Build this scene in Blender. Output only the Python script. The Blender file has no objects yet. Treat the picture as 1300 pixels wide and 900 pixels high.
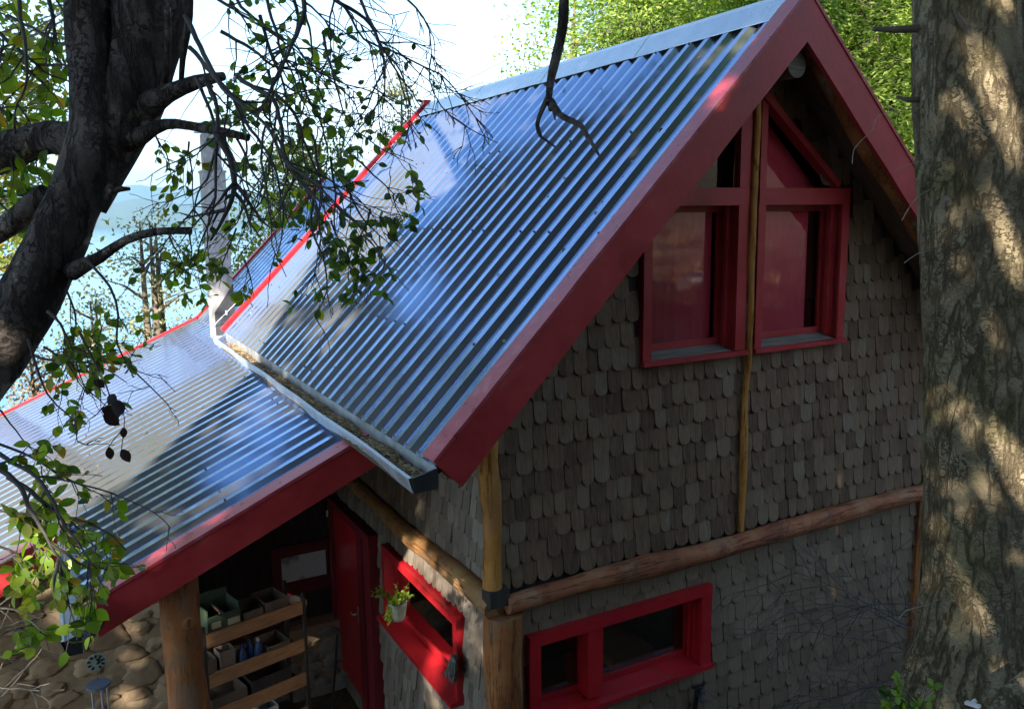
import bpy, bmesh, math, random
import numpy as np
from mathutils import Vector, Matrix, noise
R = math.radians
rnd = random.Random(7)
rng = np.random.default_rng(11)
sc = bpy.context.scene
COL = sc.collection

# ------------------------------------------------------------------ camera
CAM = np.array([-2.466, -4.544, 2.42])
YAW, PIT, ROL, FPX = R(29.752), R(-9.273), R(-.737), 1092.87
Fv = np.array([math.sin(YAW)*math.cos(PIT), math.cos(YAW)*math.cos(PIT), math.sin(PIT)])
Rv = np.cross(Fv, [0, 0, 1]); Rv /= np.linalg.norm(Rv); Uv = np.cross(Rv, Fv)
Rv, Uv = Rv*math.cos(ROL)+Uv*math.sin(ROL), -Rv*math.sin(ROL)+Uv*math.cos(ROL)
cd = bpy.data.cameras.new('camera'); cam = bpy.data.objects.new('camera', cd); COL.objects.link(cam)
cd.sensor_width = 36; cd.lens = 36*FPX/1300; cd.clip_end = 30000; cd.clip_start = .05
cam.matrix_world = Matrix([[Rv[i], Uv[i], -Fv[i], CAM[i]] for i in range(3)]+[[0, 0, 0, 1]])
sc.camera = cam

# ------------------------------------------------------------------ light
SUN = np.array([-.62, -.67, .44]); SUN /= np.linalg.norm(SUN)       # towards the sun
sl = bpy.data.lights.new('sun', 'SUN'); sl.energy = 4.4; sl.angle = R(.53); sl.color = (1, .93, .82)
so = bpy.data.objects.new('sun', sl); COL.objects.link(so)
so.rotation_euler = Vector(SUN).to_track_quat('Z', 'Y').to_euler()
EL = math.asin(SUN[2]); AZ = math.atan2(SUN[0], SUN[1])
W = bpy.data.worlds.new('World'); sc.world = W; W.use_nodes = True
nt = W.node_tree; nt.nodes.clear()
def wn(t, **k):
    n = nt.nodes.new(t)
    for a, b in k.items(): setattr(n, a, b)
    return n
wo = wn('ShaderNodeOutputWorld'); bg = wn('ShaderNodeBackground'); sky = wn('ShaderNodeTexSky', sky_type='NISHITA')
sky.sun_disc = False; sky.sun_elevation = EL; sky.sun_rotation = AZ; sky.air_density = 1.1; sky.dust_density = .8; sky.altitude = 700
bg.inputs[1].default_value = .075
tc = wn('ShaderNodeTexCoord'); mp = wn('ShaderNodeMapping'); mp.inputs['Scale'].default_value = (1, 1, 2.2)
nz = wn('ShaderNodeTexNoise'); nz.inputs['Scale'].default_value = 1.9; nz.inputs['Detail'].default_value = 9; nz.inputs['Roughness'].default_value = .58
sep = wn('ShaderNodeSeparateXYZ'); hgt = wn('ShaderNodeMapRange'); add = wn('ShaderNodeMath', operation='ADD')
hgt.inputs['From Min'].default_value = .03; hgt.inputs['From Max'].default_value = .34
hgt.inputs['To Min'].default_value = .17; hgt.inputs['To Max'].default_value = -.32
cr = wn('ShaderNodeMapRange'); cr.inputs['From Min'].default_value = .52; cr.inputs['From Max'].default_value = .66
mix = wn('ShaderNodeMix', data_type='RGBA'); mix.inputs['B'].default_value = (6.6, 6.7, 6.9, 1)
L = nt.links.new
L(tc.outputs['Generated'], mp.inputs[0]); L(mp.outputs[0], nz.inputs[0]); L(tc.outputs['Generated'], sep.inputs[0])
L(sep.outputs[2], hgt.inputs[0]); L(nz.outputs[0], add.inputs[0]); L(hgt.outputs[0], add.inputs[1]); L(add.outputs[0], cr.inputs[0])
L(cr.outputs[0], mix.inputs['Factor']); L(sky.outputs[0], mix.inputs['A']); L(mix.outputs['Result'], bg.inputs[0]); L(bg.outputs[0], wo.inputs[0])
vs = sc.view_settings; vs.view_transform = 'Standard'; vs.look = 'None'; vs.gamma = 1; vs.use_curve_mapping = False
vs.exposure = 2.35
try: sc.cycles.transparent_max_bounces = 16
except Exception: pass

# ------------------------------------------------------------------ geometry helpers
SK = .033                                                            # the cabin is not quite square on plan
def ray(u, v): return Fv+Rv*(u-650)/FPX-Uv*(v-450)/FPX
def at(u, v, k): return Vector(CAM+ray(u, v)*k)                      # point k metres deep along a sight line
def hitp(u, v, n, d):                                                # sight line meets plane n.p=d, in cabin coordinates
    D = ray(u, v).copy(); c = CAM.copy(); D[0] -= SK*D[1]; c[0] -= SK*c[1]; n = np.array(n, float)
    return Vector(c+D*(d-n@c)/(n@D))
def PX(u, v, x): return hitp(u, v, (1, 0, 0), x)
def PY(u, v, y): return hitp(u, v, (0, 1, 0), y)

class MB:
    def __init__(s, house=True): s.v = []; s.f = []; s.m = []; s.sm = []; s.h = house
    def add(s, vs_, fs, mi=0, smooth=False):
        b = len(s.v); s.v += [tuple(p) for p in vs_]; s.f += [tuple(b+i for i in f) for f in fs]
        s.m += [mi]*len(fs); s.sm += [smooth]*len(fs); return s
    def box(s, x0, x1, y0, y1, z0, z1, mi=0):
        v = [(x, y, z) for x in (x0, x1) for y in (y0, y1) for z in (z0, z1)]
        return s.add(v, [(0, 1, 3, 2), (4, 6, 7, 5), (0, 4, 5, 1), (2, 3, 7, 6), (0, 2, 6, 4), (1, 5, 7, 3)], mi)
    def prism(s, poly, ext, mi=0):                                   # planar polygon pushed along a vector
        n = len(poly); e = Vector(ext); a = [Vector(p) for p in poly]; b = [p+e for p in a]
        return s.add(a+b, [tuple(range(n)), tuple(range(2*n-1, n-1, -1))]+[(i, i+n, (i+1) % n+n, (i+1) % n) for i in range(n)], mi)
    def beam(s, a, b, w, h, up=(0, 0, 1), mi=0):                     # rectangular bar from a to b
        a = Vector(a); b = Vector(b); d = (b-a).normalized(); x = d.cross(Vector(up)).normalized(); y = x.cross(d)
        q = [x*i*w/2+y*j*h/2 for i, j in ((-1, -1), (1, -1), (1, 1), (-1, 1))]
        return s.add([a+p for p in q]+[b+p for p in q], [(3, 2, 1, 0), (4, 5, 6, 7)]+[(i, (i+1) % 4, (i+1) % 4+4, i+4) for i in range(4)], mi)
    def tube(s, pts, rad, n=8, mi=0, rough=0, cap=True, freq=3., smooth=True, seed=0):
        pts = [Vector(p) for p in pts]
        if not hasattr(rad, '__len__'): rad = [rad]*len(pts)
        vs_ = []; fs = []; ref = None
        for i, p in enumerate(pts):
            d = (pts[min(i+1, len(pts)-1)]-pts[max(i-1, 0)]).normalized()
            if ref is None:
                ref = d.orthogonal().normalized()
            ref = (ref-d*ref.dot(d)).normalized(); y = d.cross(ref)
            for k in range(n):
                a = 2*math.pi*k/n; o = ref*math.cos(a)+y*math.sin(a); r = rad[i]
                if rough: r *= 1+rough*noise.noise((p+o*r)*freq+Vector((seed, 0, 0)))*2
                vs_.append(p+o*r)
        m = len(pts)
        for i in range(m-1):
            for k in range(n): fs.append((i*n+k, i*n+(k+1) % n, (i+1)*n+(k+1) % n, (i+1)*n+k))
        s.add(vs_, fs, mi, smooth)
        if cap: s.add(vs_[:n], [tuple(range(n-1, -1, -1))], mi); s.add(vs_[-n:], [tuple(range(n))], mi)
        return s
    def build(s, name, mats, parent=None, kind=None, label=None):
        me = bpy.data.meshes.new(name); o = bpy.data.objects.new(name, me); COL.objects.link(o)
        off = parent.matrix_world.translation if parent is not None and parent.type == 'EMPTY' else Vector()
        if parent is not None:
            p = parent; off = Vector()
            while p is not None: off += Vector(p.location); p = p.parent
        V = [((x+SK*y if s.h else x)-off.x, y-off.y, z-off.z) for x, y, z in s.v]
        me.from_pydata(V, [], s.f)
        for m in (mats if isinstance(mats, (list, tuple)) else [mats]): me.materials.append(m)
        me.polygons.foreach_set('material_index', s.m); me.polygons.foreach_set('use_smooth', s.sm)
        me.update()
        if parent is not None: o.parent = parent
        if kind: o['kind'] = kind
        if label: o['label'] = label
        return o
def tag(o, label, cat, group=None):
    o['label'] = label; o['category'] = cat
    if group: o['group'] = group
    return o
def thing(name, label, cat, loc=(0, 0, 0), group=None):
    o = bpy.data.objects.new(name, None); COL.objects.link(o); o.location = loc; o.empty_display_size = .2
    return tag(o, label, cat, group)
def respath(pts, step):                                              # resample a polyline with Catmull-Rom
    pts = [Vector(p) for p in pts]; P = [2*pts[0]-pts[1]]+pts+[2*pts[-1]-pts[-2]]; out = []
    for i in range(1, len(P)-2):
        n = max(1, int((P[i+1]-P[i]).length/step))
        for k in range(n):
            t = k/n; a, b, c, d = P[i-1:i+3]
            out.append(.5*((2*b)+(c-a)*t+(2*a-5*b+4*c-d)*t*t+(3*b-a-3*c+d)*t**3))
    out.append(pts[-1]); return out
def lerp_r(rs, n):
    return list(np.interp(np.linspace(0, 1, n), np.linspace(0, 1, len(rs)), rs))

# ------------------------------------------------------------------ materials
def mat(name, ramp, scale=6., rough=.7, bump=0., bscale=None, metallic=0., detail=8., stretch=(1, 1, 1), island=0., spec=.5,
        ramp2=None, rvar=0., bdist=.01, coat=0., distort=0.):
    m = bpy.data.materials.new(name); m.use_nodes = True; t = m.node_tree; N = t.nodes; K = t.links.new
    b = N['Principled BSDF']; tc_ = N.new('ShaderNodeTexCoord'); mpn = N.new('ShaderNodeMapping'); mpn.inputs['Scale'].default_value = stretch
    K(tc_.outputs['Object'], mpn.inputs[0])
    nz_ = N.new('ShaderNodeTexNoise'); nz_.inputs['Scale'].default_value = scale; nz_.inputs['Detail'].default_value = detail; nz_.inputs['Distortion'].default_value = distort
    nz_.inputs['Roughness'].default_value = .62
    K(mpn.outputs[0], nz_.inputs[0])
    r = N.new('ShaderNodeValToRGB'); r.color_ramp.elements.remove(r.color_ramp.elements[1])
    for i, (p, c) in enumerate(ramp):
        e = r.color_ramp.elements[0] if i == 0 else r.color_ramp.elements.new(p)
        e.position = p; e.color = (*c, 1)
    fac = nz_.outputs[0]
    if island:
        g = N.new('ShaderNodeNewGeometry'); ma = N.new('ShaderNodeMath'); ma.operation = 'MULTIPLY_ADD'
        ma.inputs[1].default_value = island; ad = N.new('ShaderNodeMath'); ad.operation = 'ADD'; ad.inputs[1].default_value = -island/2
        K(g.outputs['Random Per Island'], ma.inputs[0]); K(fac, ad.inputs[0]); K(ad.outputs[0], ma.inputs[2]); fac = ma.outputs[0]
    K(fac, r.inputs[0]); K(r.outputs[0], b.inputs['Base Color'])
    b.inputs['Roughness'].default_value = rough; b.inputs['Metallic'].default_value = metallic
    b.inputs['Specular IOR Level'].default_value = spec; b.inputs['Coat Weight'].default_value = coat
    if rvar:
        mr = N.new('ShaderNodeMapRange'); mr.inputs['From Min'].default_value = .3; mr.inputs['From Max'].default_value = .7
        mr.inputs['To Min'].default_value = max(.03, rough-rvar); mr.inputs['To Max'].default_value = rough+rvar
        K(nz_.outputs[0], mr.inputs[0]); K(mr.outputs[0], b.inputs['Roughness'])
    if bump:
        n2 = N.new('ShaderNodeTexNoise'); n2.inputs['Scale'].default_value = bscale or scale*3; n2.inputs['Detail'].default_value = 6
        K(mpn.outputs[0], n2.inputs[0]); bu = N.new('ShaderNodeBump'); bu.inputs['Strength'].default_value = bump; bu.inputs['Distance'].default_value = bdist
        K(n2.outputs[0], bu.inputs['Height']); K(bu.outputs[0], b.inputs['Normal'])
    return m
def leafmat(name, cols, trans=.45, rough=.45):
    m = bpy.data.materials.new(name); m.use_nodes = True; t = m.node_tree; N = t.nodes; K = t.links.new
    b = N['Principled BSDF']; out = N['Material Output']; g = N.new('ShaderNodeNewGeometry'); r = N.new('ShaderNodeValToRGB')
    r.color_ramp.elements.remove(r.color_ramp.elements[1])
    for i, c in enumerate(cols):
        e = r.color_ramp.elements[0] if i == 0 else r.color_ramp.elements.new(i/(len(cols)-1))
        e.position = i/(len(cols)-1); e.color = (*c, 1)
    K(g.outputs['Random Per Island'], r.inputs[0]); K(r.outputs[0], b.inputs['Base Color']); b.inputs['Roughness'].default_value = rough
    tr = N.new('ShaderNodeBsdfTranslucent'); hs = N.new('ShaderNodeHueSaturation'); hs.inputs['Value'].default_value = 1.7; hs.inputs['Saturation'].default_value = 1.1
    K(r.outputs[0], hs.inputs['Color']); K(hs.outputs[0], tr.inputs[0])
    mx = N.new('ShaderNodeMixShader'); mx.inputs[0].default_value = trans
    K(b.outputs[0], mx.inputs[1]); K(tr.outputs[0], mx.inputs[2]); K(mx.outputs[0], out.inputs[0])
    return m
def barkmat(name, c0, c1, c2, moss, scale=6, fis=6., stretch=(1, 1, .28), cstretch=(1, 1, 1.2), bump=1., bdist=.02, dark=.8, mscale=2.3, medge=(.5, .62), width=.045, horiz=.4):
    m = mat(name, [(.3, c0), (.5, c1), (.7, c2)], scale=scale, rough=.92, stretch=(1, 1, .6), spec=.15)
    t = m.node_tree; N = t.nodes; K = t.links.new; b = N['Principled BSDF']; tc_ = N.new('ShaderNodeTexCoord')
    def nz_(sc_, st, det=6, dist=0.):
        mp_ = N.new('ShaderNodeMapping'); mp_.inputs['Scale'].default_value = st; n = N.new('ShaderNodeTexNoise')
        n.inputs['Scale'].default_value = sc_; n.inputs['Detail'].default_value = det; n.inputs['Distortion'].default_value = dist
        n.inputs['Roughness'].default_value = .6
        K(tc_.outputs['Object'], mp_.inputs[0]); K(mp_.outputs[0], n.inputs[0]); return n.outputs[0]
    def mth(op, a, b_):
        n = N.new('ShaderNodeMath'); n.operation = op
        for i, x in enumerate((a, b_)):
            if isinstance(x, (int, float)): n.inputs[i].default_value = x
            elif x is not None: K(x, n.inputs[i])
        return n.outputs[0]
    def rng_(x, a, b_, c=0., d=1.):
        n = N.new('ShaderNodeMapRange'); n.inputs['From Min'].default_value = a; n.inputs['From Max'].default_value = b_; n.inputs['To Min'].default_value = c; n.inputs['To Max'].default_value = d
        K(x, n.inputs[0]); return n.outputs[0]
    f1 = mth('ABSOLUTE', mth('SUBTRACT', nz_(fis, stretch, 9, .12), .5), 0)       # meandering vertical fissures
    f2 = mth('ABSOLUTE', mth('SUBTRACT', nz_(fis*2.3, cstretch, 8, .1), .5), 0)         # shorter cross cracks
    gate = rng_(nz_(fis*.6, (1, 1, 1), 3), .42, .58)
    crack = mth('MINIMUM', rng_(f1, 0, width), mth('MAXIMUM', rng_(f2, 0, width*.7), gate))
    h = mth('ADD', mth('MULTIPLY', crack, .8), mth('MULTIPLY', nz_(38, (1, 1, 3.2), 5), horiz)); h = mth('ADD', h, mth('MULTIPLY', nz_(9, (1, 1, 1), 8), .8))
    bu = N.new('ShaderNodeBump'); bu.inputs['Strength'].default_value = bump; bu.inputs['Distance'].default_value = bdist
    K(h, bu.inputs['Height']); K(bu.outputs[0], b.inputs['Normal'])
    src = b.inputs['Base Color'].links[0].from_socket
    mm = N.new('ShaderNodeMixRGB'); mm.inputs[2].default_value = (*moss, 1); K(rng_(nz_(mscale, (1, 1, .8), 8), *medge), mm.inputs[0]); K(src, mm.inputs[1])
    dk = N.new('ShaderNodeMixRGB'); dk.inputs[2].default_value = (c0[0]*.35, c0[1]*.28, c0[2]*.22, 1); K(rng_(crack, 0, 1, dark, 0), dk.inputs[0]); K(mm.outputs[0], dk.inputs[1])
    K(dk.outputs[0], b.inputs['Base Color'])
    return m

M = {}
def shinglemat(name, cols):
    m = mat(name, cols, scale=9, rough=.85, stretch=(6, 6, .6), island=.5, bump=.5, bscale=14, bdist=.006, spec=.25)
    return m
M['shingle'] = shinglemat('weathered_shingle', [(.12, (.085, .048, .03)), (.4, (.15, .092, .055)), (.62, (.21, .13, .075)), (.8, (.21, .16, .105)), (.93, (.25, .23, .165))])
M['shingle_low'] = shinglemat('lower_shingle', [(.1, (.15, .1, .065)), (.5, (.21, .145, .09)), (.8, (.25, .18, .115)), (.95, (.26, .22, .15))])  # paler, more even shingle tones for the wall below the log beam
M['shingle_side'] = shinglemat('side_shingle', [(.1, (.12, .09, .065)), (.5, (.2, .155, .115)), (.9, (.3, .25, .19))])
M['red'] = mat('red_paint', [(.25, (.27, .018, .02)), (.45, (.38, .027, .03)), (.6, (.44, .035, .036)), (.72, (.46, .07, .06)), (.78, (.3, .12, .08))], scale=4.5, detail=12, rough=.42, bump=.35, bscale=26, stretch=(1, 1, 1), rvar=.12, bdist=.004)
M['redtop'] = mat('dusty_red_paint', [(.3, (.34, .035, .05)), (.55, (.45, .06, .08)), (.72, (.5, .16, .18))], scale=9, rough=.34, bump=.3, bscale=40, rvar=.1, bdist=.003)
M['redbright'] = mat('gloss_red_paint', [(.3, (.42, .012, .02)), (.7, (.55, .02, .025))], scale=4, rough=.32, bump=.15, bscale=25, bdist=.003)
M['log'] = mat('peeled_log', [(.25, (.16, .055, .02)), (.45, (.33, .12, .04)), (.62, (.45, .19, .065)), (.8, (.5, .26, .11))], scale=5, rough=.6, bump=.8, bscale=9, stretch=(5, 5, .45), bdist=.01, distort=.6)
M['beam'] = mat('peeled_beam', [(.25, (.16, .07, .04)), (.45, (.29, .12, .06)), (.62, (.38, .19, .1)), (.8, (.42, .29, .18))], scale=4, rough=.6, bump=.5, bscale=9, stretch=(.5, 2, 3), bdist=.01)
M['postlog'] = mat('honey_log', [(.25, (.25, .09, .02)), (.45, (.5, .22, .045)), (.65, (.6, .3, .08)), (.8, (.4, .17, .05))], scale=5, rough=.55, bump=.8, bscale=9, stretch=(5, 5, .45), bdist=.008, distort=.6)
M['sidebeam'] = mat('honey_beam', [(.25, (.2, .09, .035)), (.5, (.38, .19, .075)), (.75, (.48, .29, .13))], scale=4, rough=.6, bump=.4, bscale=9, stretch=(2, .5, 3), bdist=.008)
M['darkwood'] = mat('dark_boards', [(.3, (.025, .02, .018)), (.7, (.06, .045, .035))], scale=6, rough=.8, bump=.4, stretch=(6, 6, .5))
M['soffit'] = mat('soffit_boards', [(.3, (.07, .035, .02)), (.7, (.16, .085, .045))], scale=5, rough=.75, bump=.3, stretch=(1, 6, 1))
M['sill'] = mat('grey_sill', [(.3, (.12, .1, .08)), (.7, (.27, .24, .19))], scale=7, rough=.85, bump=.5, stretch=(.6, 8, 8))
M['tan'] = mat('planed_pine', [(.3, (.34, .15, .06)), (.7, (.52, .27, .12))], scale=5, rough=.6, bump=.2, stretch=(.6, 6, 6))
M['zinc'] = mat('galvanised_steel', [(.2, (.15, .27, .52)), (.5, (.19, .33, .6)), (.8, (.24, .39, .64))], scale=5, rough=.1, metallic=1., bump=.03, bscale=2.5, rvar=.04, bdist=.006, stretch=(1, 1.6, 1))  # base colour tinted blue so the reflected sky reads bluer on the ribs
def second_lobe(m, r2_, f, tint):                                    # weathered zinc: a clear lobe and a broad one
    t = m.node_tree; b = t.nodes['Principled BSDF']; o = t.nodes['Material Output']; b2 = t.nodes.new('ShaderNodeBsdfPrincipled')
    b2.inputs['Metallic'].default_value = .93; b2.inputs['Roughness'].default_value = r2_; b2.inputs['Base Color'].default_value = (*tint, 1)
    mx = t.nodes.new('ShaderNodeMixShader'); mx.inputs[0].default_value = f
    t.links.new(b.outputs[0], mx.inputs[1]); t.links.new(b2.outputs[0], mx.inputs[2]); t.links.new(mx.outputs[0], o.inputs[0])
    if b.inputs['Normal'].links: t.links.new(b.inputs['Normal'].links[0].from_socket, b2.inputs['Normal'])
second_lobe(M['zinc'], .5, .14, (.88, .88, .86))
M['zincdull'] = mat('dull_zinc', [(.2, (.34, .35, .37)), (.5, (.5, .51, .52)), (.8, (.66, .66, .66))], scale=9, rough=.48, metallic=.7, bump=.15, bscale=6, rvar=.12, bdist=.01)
M['bluecap'] = mat('ridge_zinc', [(.2, (.45, .5, .55)), (.8, (.66, .7, .74))], scale=3, rough=.25, metallic=.95, bump=.35, bscale=2.5, rvar=.1, bdist=.03)
M['black'] = mat('black_metal', [(.3, (.012, .012, .014)), (.7, (.03, .03, .034))], rough=.45)
M['darkgrey'] = mat('bitumen', [(.3, (.02, .02, .024)), (.7, (.05, .05, .055))], rough=.6, bump=.2)
M['chim'] = mat('chimney_cladding', [(.25, (.17, .16, .155)), (.5, (.26, .245, .23)), (.75, (.36, .345, .32))], scale=14, rough=.75, bump=.4, bscale=30, bdist=.006)
M['stone'] = mat('cobble', [(.3, (.22, .145, .08)), (.5, (.33, .23, .13)), (.7, (.4, .29, .175))], scale=4, rough=.85, bump=.5, bscale=18, island=.35, bdist=.01)
M['mortar'] = mat('mortar', [(.3, (.24, .165, .095)), (.7, (.38, .28, .17))], scale=5, rough=.95, bump=.8, bscale=16, bdist=.02)
M['palestone'] = mat('pale_stone', [(.3, (.16, .15, .13)), (.7, (.34, .32, .28))], scale=5, rough=.9, bump=.6, bdist=.02)
M['interior'] = mat('interior_wood', [(.3, (.05, .035, .025)), (.7, (.1, .07, .05))], scale=4, rough=.8)
M['curtain'] = mat('red_curtain', [(.3, (.72, .06, .1)), (.7, (.82, .09, .14))], scale=3, rough=.9)
M['litter'] = mat('needle_litter', [(.2, (.14, .085, .04)), (.5, (.32, .21, .1)), (.8, (.55, .4, .2))], scale=20, rough=.9, island=.7)
M['green_box'] = mat('green_card', [(.3, (.03, .05, .03)), (.7, (.06, .09, .05))], rough=.7)
M['card'] = mat('brown_card', [(.3, (.13, .09, .06)), (.7, (.2, .14, .09))], rough=.8)
M['label'] = mat('paper_label', [(.3, (.4, .34, .2)), (.7, (.55, .48, .3))], rough=.8)
M['paper'] = mat('kraft_paper', [(.3, (.2, .14, .1)), (.7, (.33, .24, .18))], scale=9, rough=.85, bump=.5)
M['blue'] = mat('blue_plastic', [(.3, (.02, .05, .14)), (.7, (.03, .08, .2))], rough=.35)
M['white'] = mat('white_plastic', [(.3, (.55, .55, .53)), (.7, (.7, .7, .68))], rough=.5)
M['pot'] = mat('mossy_pot', [(.3, (.1, .12, .09)), (.5, (.17, .2, .16)), (.8, (.26, .28, .23))], scale=9, rough=.7, bump=.4)
M['rag'] = mat('grey_yarn', [(.3, (.1, .09, .08)), (.6, (.25, .23, .2)), (.8, (.4, .37, .33))], scale=30, rough=1, island=.5)
M['disc'] = mat('chime_disc', [(.3, (.25, .3, .22)), (.7, (.38, .42, .32))], rough=.5)
M['slate'] = mat('slate_disc', [(.3, (.08, .09, .12)), (.7, (.14, .15, .19))], rough=.5)
for k_, nm_, c_, st_ in (('log', 'peeled_log', ((.17, .06, .022), (.34, .125, .042), (.47, .2, .07), (.25, .15, .09)), (1, 1, .07)), ('postlog', 'honey_log', ((.28, .11, .025), (.5, .22, .05), (.6, .31, .085), (.36, .17, .06)), (1, 1, .07)),
                         ('beam', 'peeled_beam', ((.19, .065, .035), (.34, .12, .055), (.44, .18, .08), (.38, .2, .11)), (.07, 1, 1)), ('sidebeam', 'honey_beam', ((.22, .1, .035), (.4, .2, .075), (.5, .3, .13), (.34, .2, .1)), (1, .07, 1))):
    M[k_] = barkmat(nm_, c_[0], c_[1], c_[2], c_[3], scale=4, fis=7, stretch=st_, cstretch=st_, width=.018, dark=.75, mscale=3, medge=(.54, .66), bump=.5, bdist=.01, horiz=.15)
    M[k_].node_tree.nodes['Principled BSDF'].inputs['Roughness'].default_value = .6
M['bark_left'] = barkmat('flaking_bark', (.06, .048, .045), (.11, .09, .08), (.19, .16, .135), (.3, .26, .22), fis=9, mscale=6, medge=(.6, .63), dark=.6, bdist=.02)
M['bark_right'] = barkmat('fir_bark', (.2, .155, .095), (.32, .25, .15), (.42, .34, .21), (.22, .19, .085), fis=10, mscale=2.6, medge=(.5, .66), dark=.6, bdist=.03, width=.05, horiz=.9)
M['twig'] = mat('twig_bark', [(.3, (.05, .042, .042)), (.7, (.12, .1, .095))], scale=20, rough=.85)
M['palebranch'] = mat('pale_twig', [(.3, (.22, .18, .14)), (.7, (.42, .37, .3))], scale=20, rough=.8)
M['bgbark'] = mat('bg_bark', [(.3, (.08, .06, .045)), (.7, (.2, .16, .12))], scale=5, rough=.9, bump=.5)
M['leaf'] = leafmat('broad_leaf', [(.05, .1, .015), (.1, .18, .02), (.16, .25, .03), (.07, .13, .02), (.35, .35, .04)], .6)
M['leafdark'] = leafmat('evergreen_leaf', [(.03, .06, .012), (.05, .1, .018), (.08, .14, .02), (.11, .17, .03)], .4)
M['leafyellow'] = leafmat('yellowing_leaf', [(.1, .15, .02), (.2, .24, .03), (.34, .32, .04), (.12, .17, .03), (.45, .28, .04)], .55)
M['leafbright'] = leafmat('bright_leaf', [(.13, .22, .02), (.2, .32, .03), (.3, .4, .05), (.14, .24, .03)], .5)
M['leafolive'] = leafmat('olive_leaf', [(.14, .16, .06), (.24, .25, .1), (.33, .31, .14), (.2, .2, .1)], .45)
M['leafbrown'] = leafmat('dead_leaf', [(.025, .012, .012), (.05, .025, .02)], .1)
M['leafrust'] = leafmat('rust_leaf', [(.3, .17, .07), (.4, .25, .12), (.25, .22, .1)], .4)
M['needle'] = leafmat('conifer_spray', [(.08, .15, .03), (.17, .26, .045), (.27, .36, .07), (.36, .42, .1)], .45)
def glassmat(name, rough=.02, color=(.94, .96, .96), trans=.75, bump=0):
    m = bpy.data.materials.new(name); m.use_nodes = True; t = m.node_tree; N = t.nodes; K = t.links.new; out = N['Material Output']
    N.remove(N['Principled BSDF'])
    gl = N.new('ShaderNodeBsdfGlossy'); gl.inputs['Roughness'].default_value = rough
    tr = N.new('ShaderNodeBsdfTransparent'); tr.inputs[0].default_value = (*color, 1)
    fr = N.new('ShaderNodeFresnel'); fr.inputs[0].default_value = 1.52
    ma = N.new('ShaderNodeMath'); ma.operation = 'MULTIPLY_ADD'; ma.inputs[1].default_value = 1.8; ma.inputs[2].default_value = .03; ma.use_clamp = True
    mx = N.new('ShaderNodeMixShader'); K(fr.outputs[0], ma.inputs[0]); K(ma.outputs[0], mx.inputs[0]); K(tr.outputs[0], mx.inputs[1]); K(gl.outputs[0], mx.inputs[2]); K(mx.outputs[0], out.inputs[0])
    nn = N.new('ShaderNodeTexNoise'); nn.inputs['Scale'].default_value = 2.5; b_ = N.new('ShaderNodeBump'); b_.inputs['Strength'].default_value = .08; b_.inputs['Distance'].default_value = .02
    K(nn.outputs[0], b_.inputs['Height']); K(b_.outputs[0], gl.inputs['Normal'])
    return m
M['glass'] = glassmat('window_glass')
M['frost'] = mat('frosted_glass', [(.42, (.2, .24, .26)), (.54, (.75, .85, .88))], scale=2.6, rough=.25, bump=.6, bscale=60, bdist=.004, detail=3)

# ------------------------------------------------------------------ setting: ground, water, hills
def sstep(t): t = max(0., min(1., t)); return t*t*(3-2*t)
TREE = at(1240, 880, 4.3)                                            # foot of the big conifer
TREE = Vector((1.52, -2.13, -.22))
def ground_h(x, y):
    h = -2.35
    h += 3.2*sstep((-.25-y-.12*max(0, x-1))/4.4)
    if y < -4.6: h += (-4.6-y)*.24
    d2 = (x-TREE.x)**2+(y-TREE.y)**2; base = h
    h += (1.05)*math.exp(-d2/1.1) if y < 1 else 0
    if x > 4.8: h += .16*min(x-4.8, 60)
    if y > 7: h -= .3*(y-7)
    if x < -4: h -= .22*(-4-x)
    if h < -45: h = -45-.0005*math.hypot(x, y)
    r = math.hypot(x, y)
    return h+.10*noise.noise(Vector((x*.9, y*.9, 0)))*min(1, r/3)+.03*noise.noise(Vector((x*4, y*4, 3)))
t_ = np.linspace(-1, 1, 181); co = np.sign(t_)*(np.sinh(np.abs(t_)*7.2)/math.sinh(7.2))*9000
g = MB(False); n = len(co)
co_x = co+1; co_y = co-1
g.v = [(x, y, ground_h(x, y)) for x in co_x for y in co_y]
g.f = [(i*n+j, (i+1)*n+j, (i+1)*n+j+1, i*n+j+1) for i in range(n-1) for j in range(n-1)]; g.m = [0]*len(g.f); g.sm = [True]*len(g.f)
M['ground'] = mat('forest_floor', [(.3, (.05, .033, .02)), (.5, (.1, .07, .04)), (.62, (.13, .1, .055)), (.75, (.08, .1, .03))], scale=2.2, rough=.95, bump=1, bscale=22, bdist=.03)
g.build('ground', M['ground'], kind='structure')
wm = mat('lake_water', [(.3, (.03, .16, .27)), (.7, (.06, .22, .34))], scale=.02, rough=.12, bump=.35, bscale=.25, bdist=.15)
MB(False).add([(-9000, 60, -30), (9000, 60, -30), (9000, 9000, -30), (-9000, 9000, -30)], [(0, 1, 2, 3)]).build('lake_water', wm, kind='structure')
def hills(name, dist, az0, az1, hfun, depth, m_):
    b = MB(False); na, nr = 140, 14
    for i in range(na+1):
        az = R(az0+(az1-az0)*i/na)
        for j in range(nr+1):
            f = j/nr; d = dist+depth*f; prof = math.sin(math.pi*min(1, f*1.0))**.9 if f < .5 else 1-.5*(f-.5)
            z = -32+hfun(math.degrees(az))*prof*(1+.25*noise.noise(Vector((az*40, f*5, dist*.01))))
            b.v.append((CAM[0]+math.sin(az)*d, CAM[1]+math.cos(az)*d, z))
    for i in range(na):
        for j in range(nr): b.f.append((i*(nr+1)+j, (i+1)*(nr+1)+j, (i+1)*(nr+1)+j+1, i*(nr+1)+j+1)); b.m.append(0); b.sm.append(True)
    b.build(name, m_, kind='structure')
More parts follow.
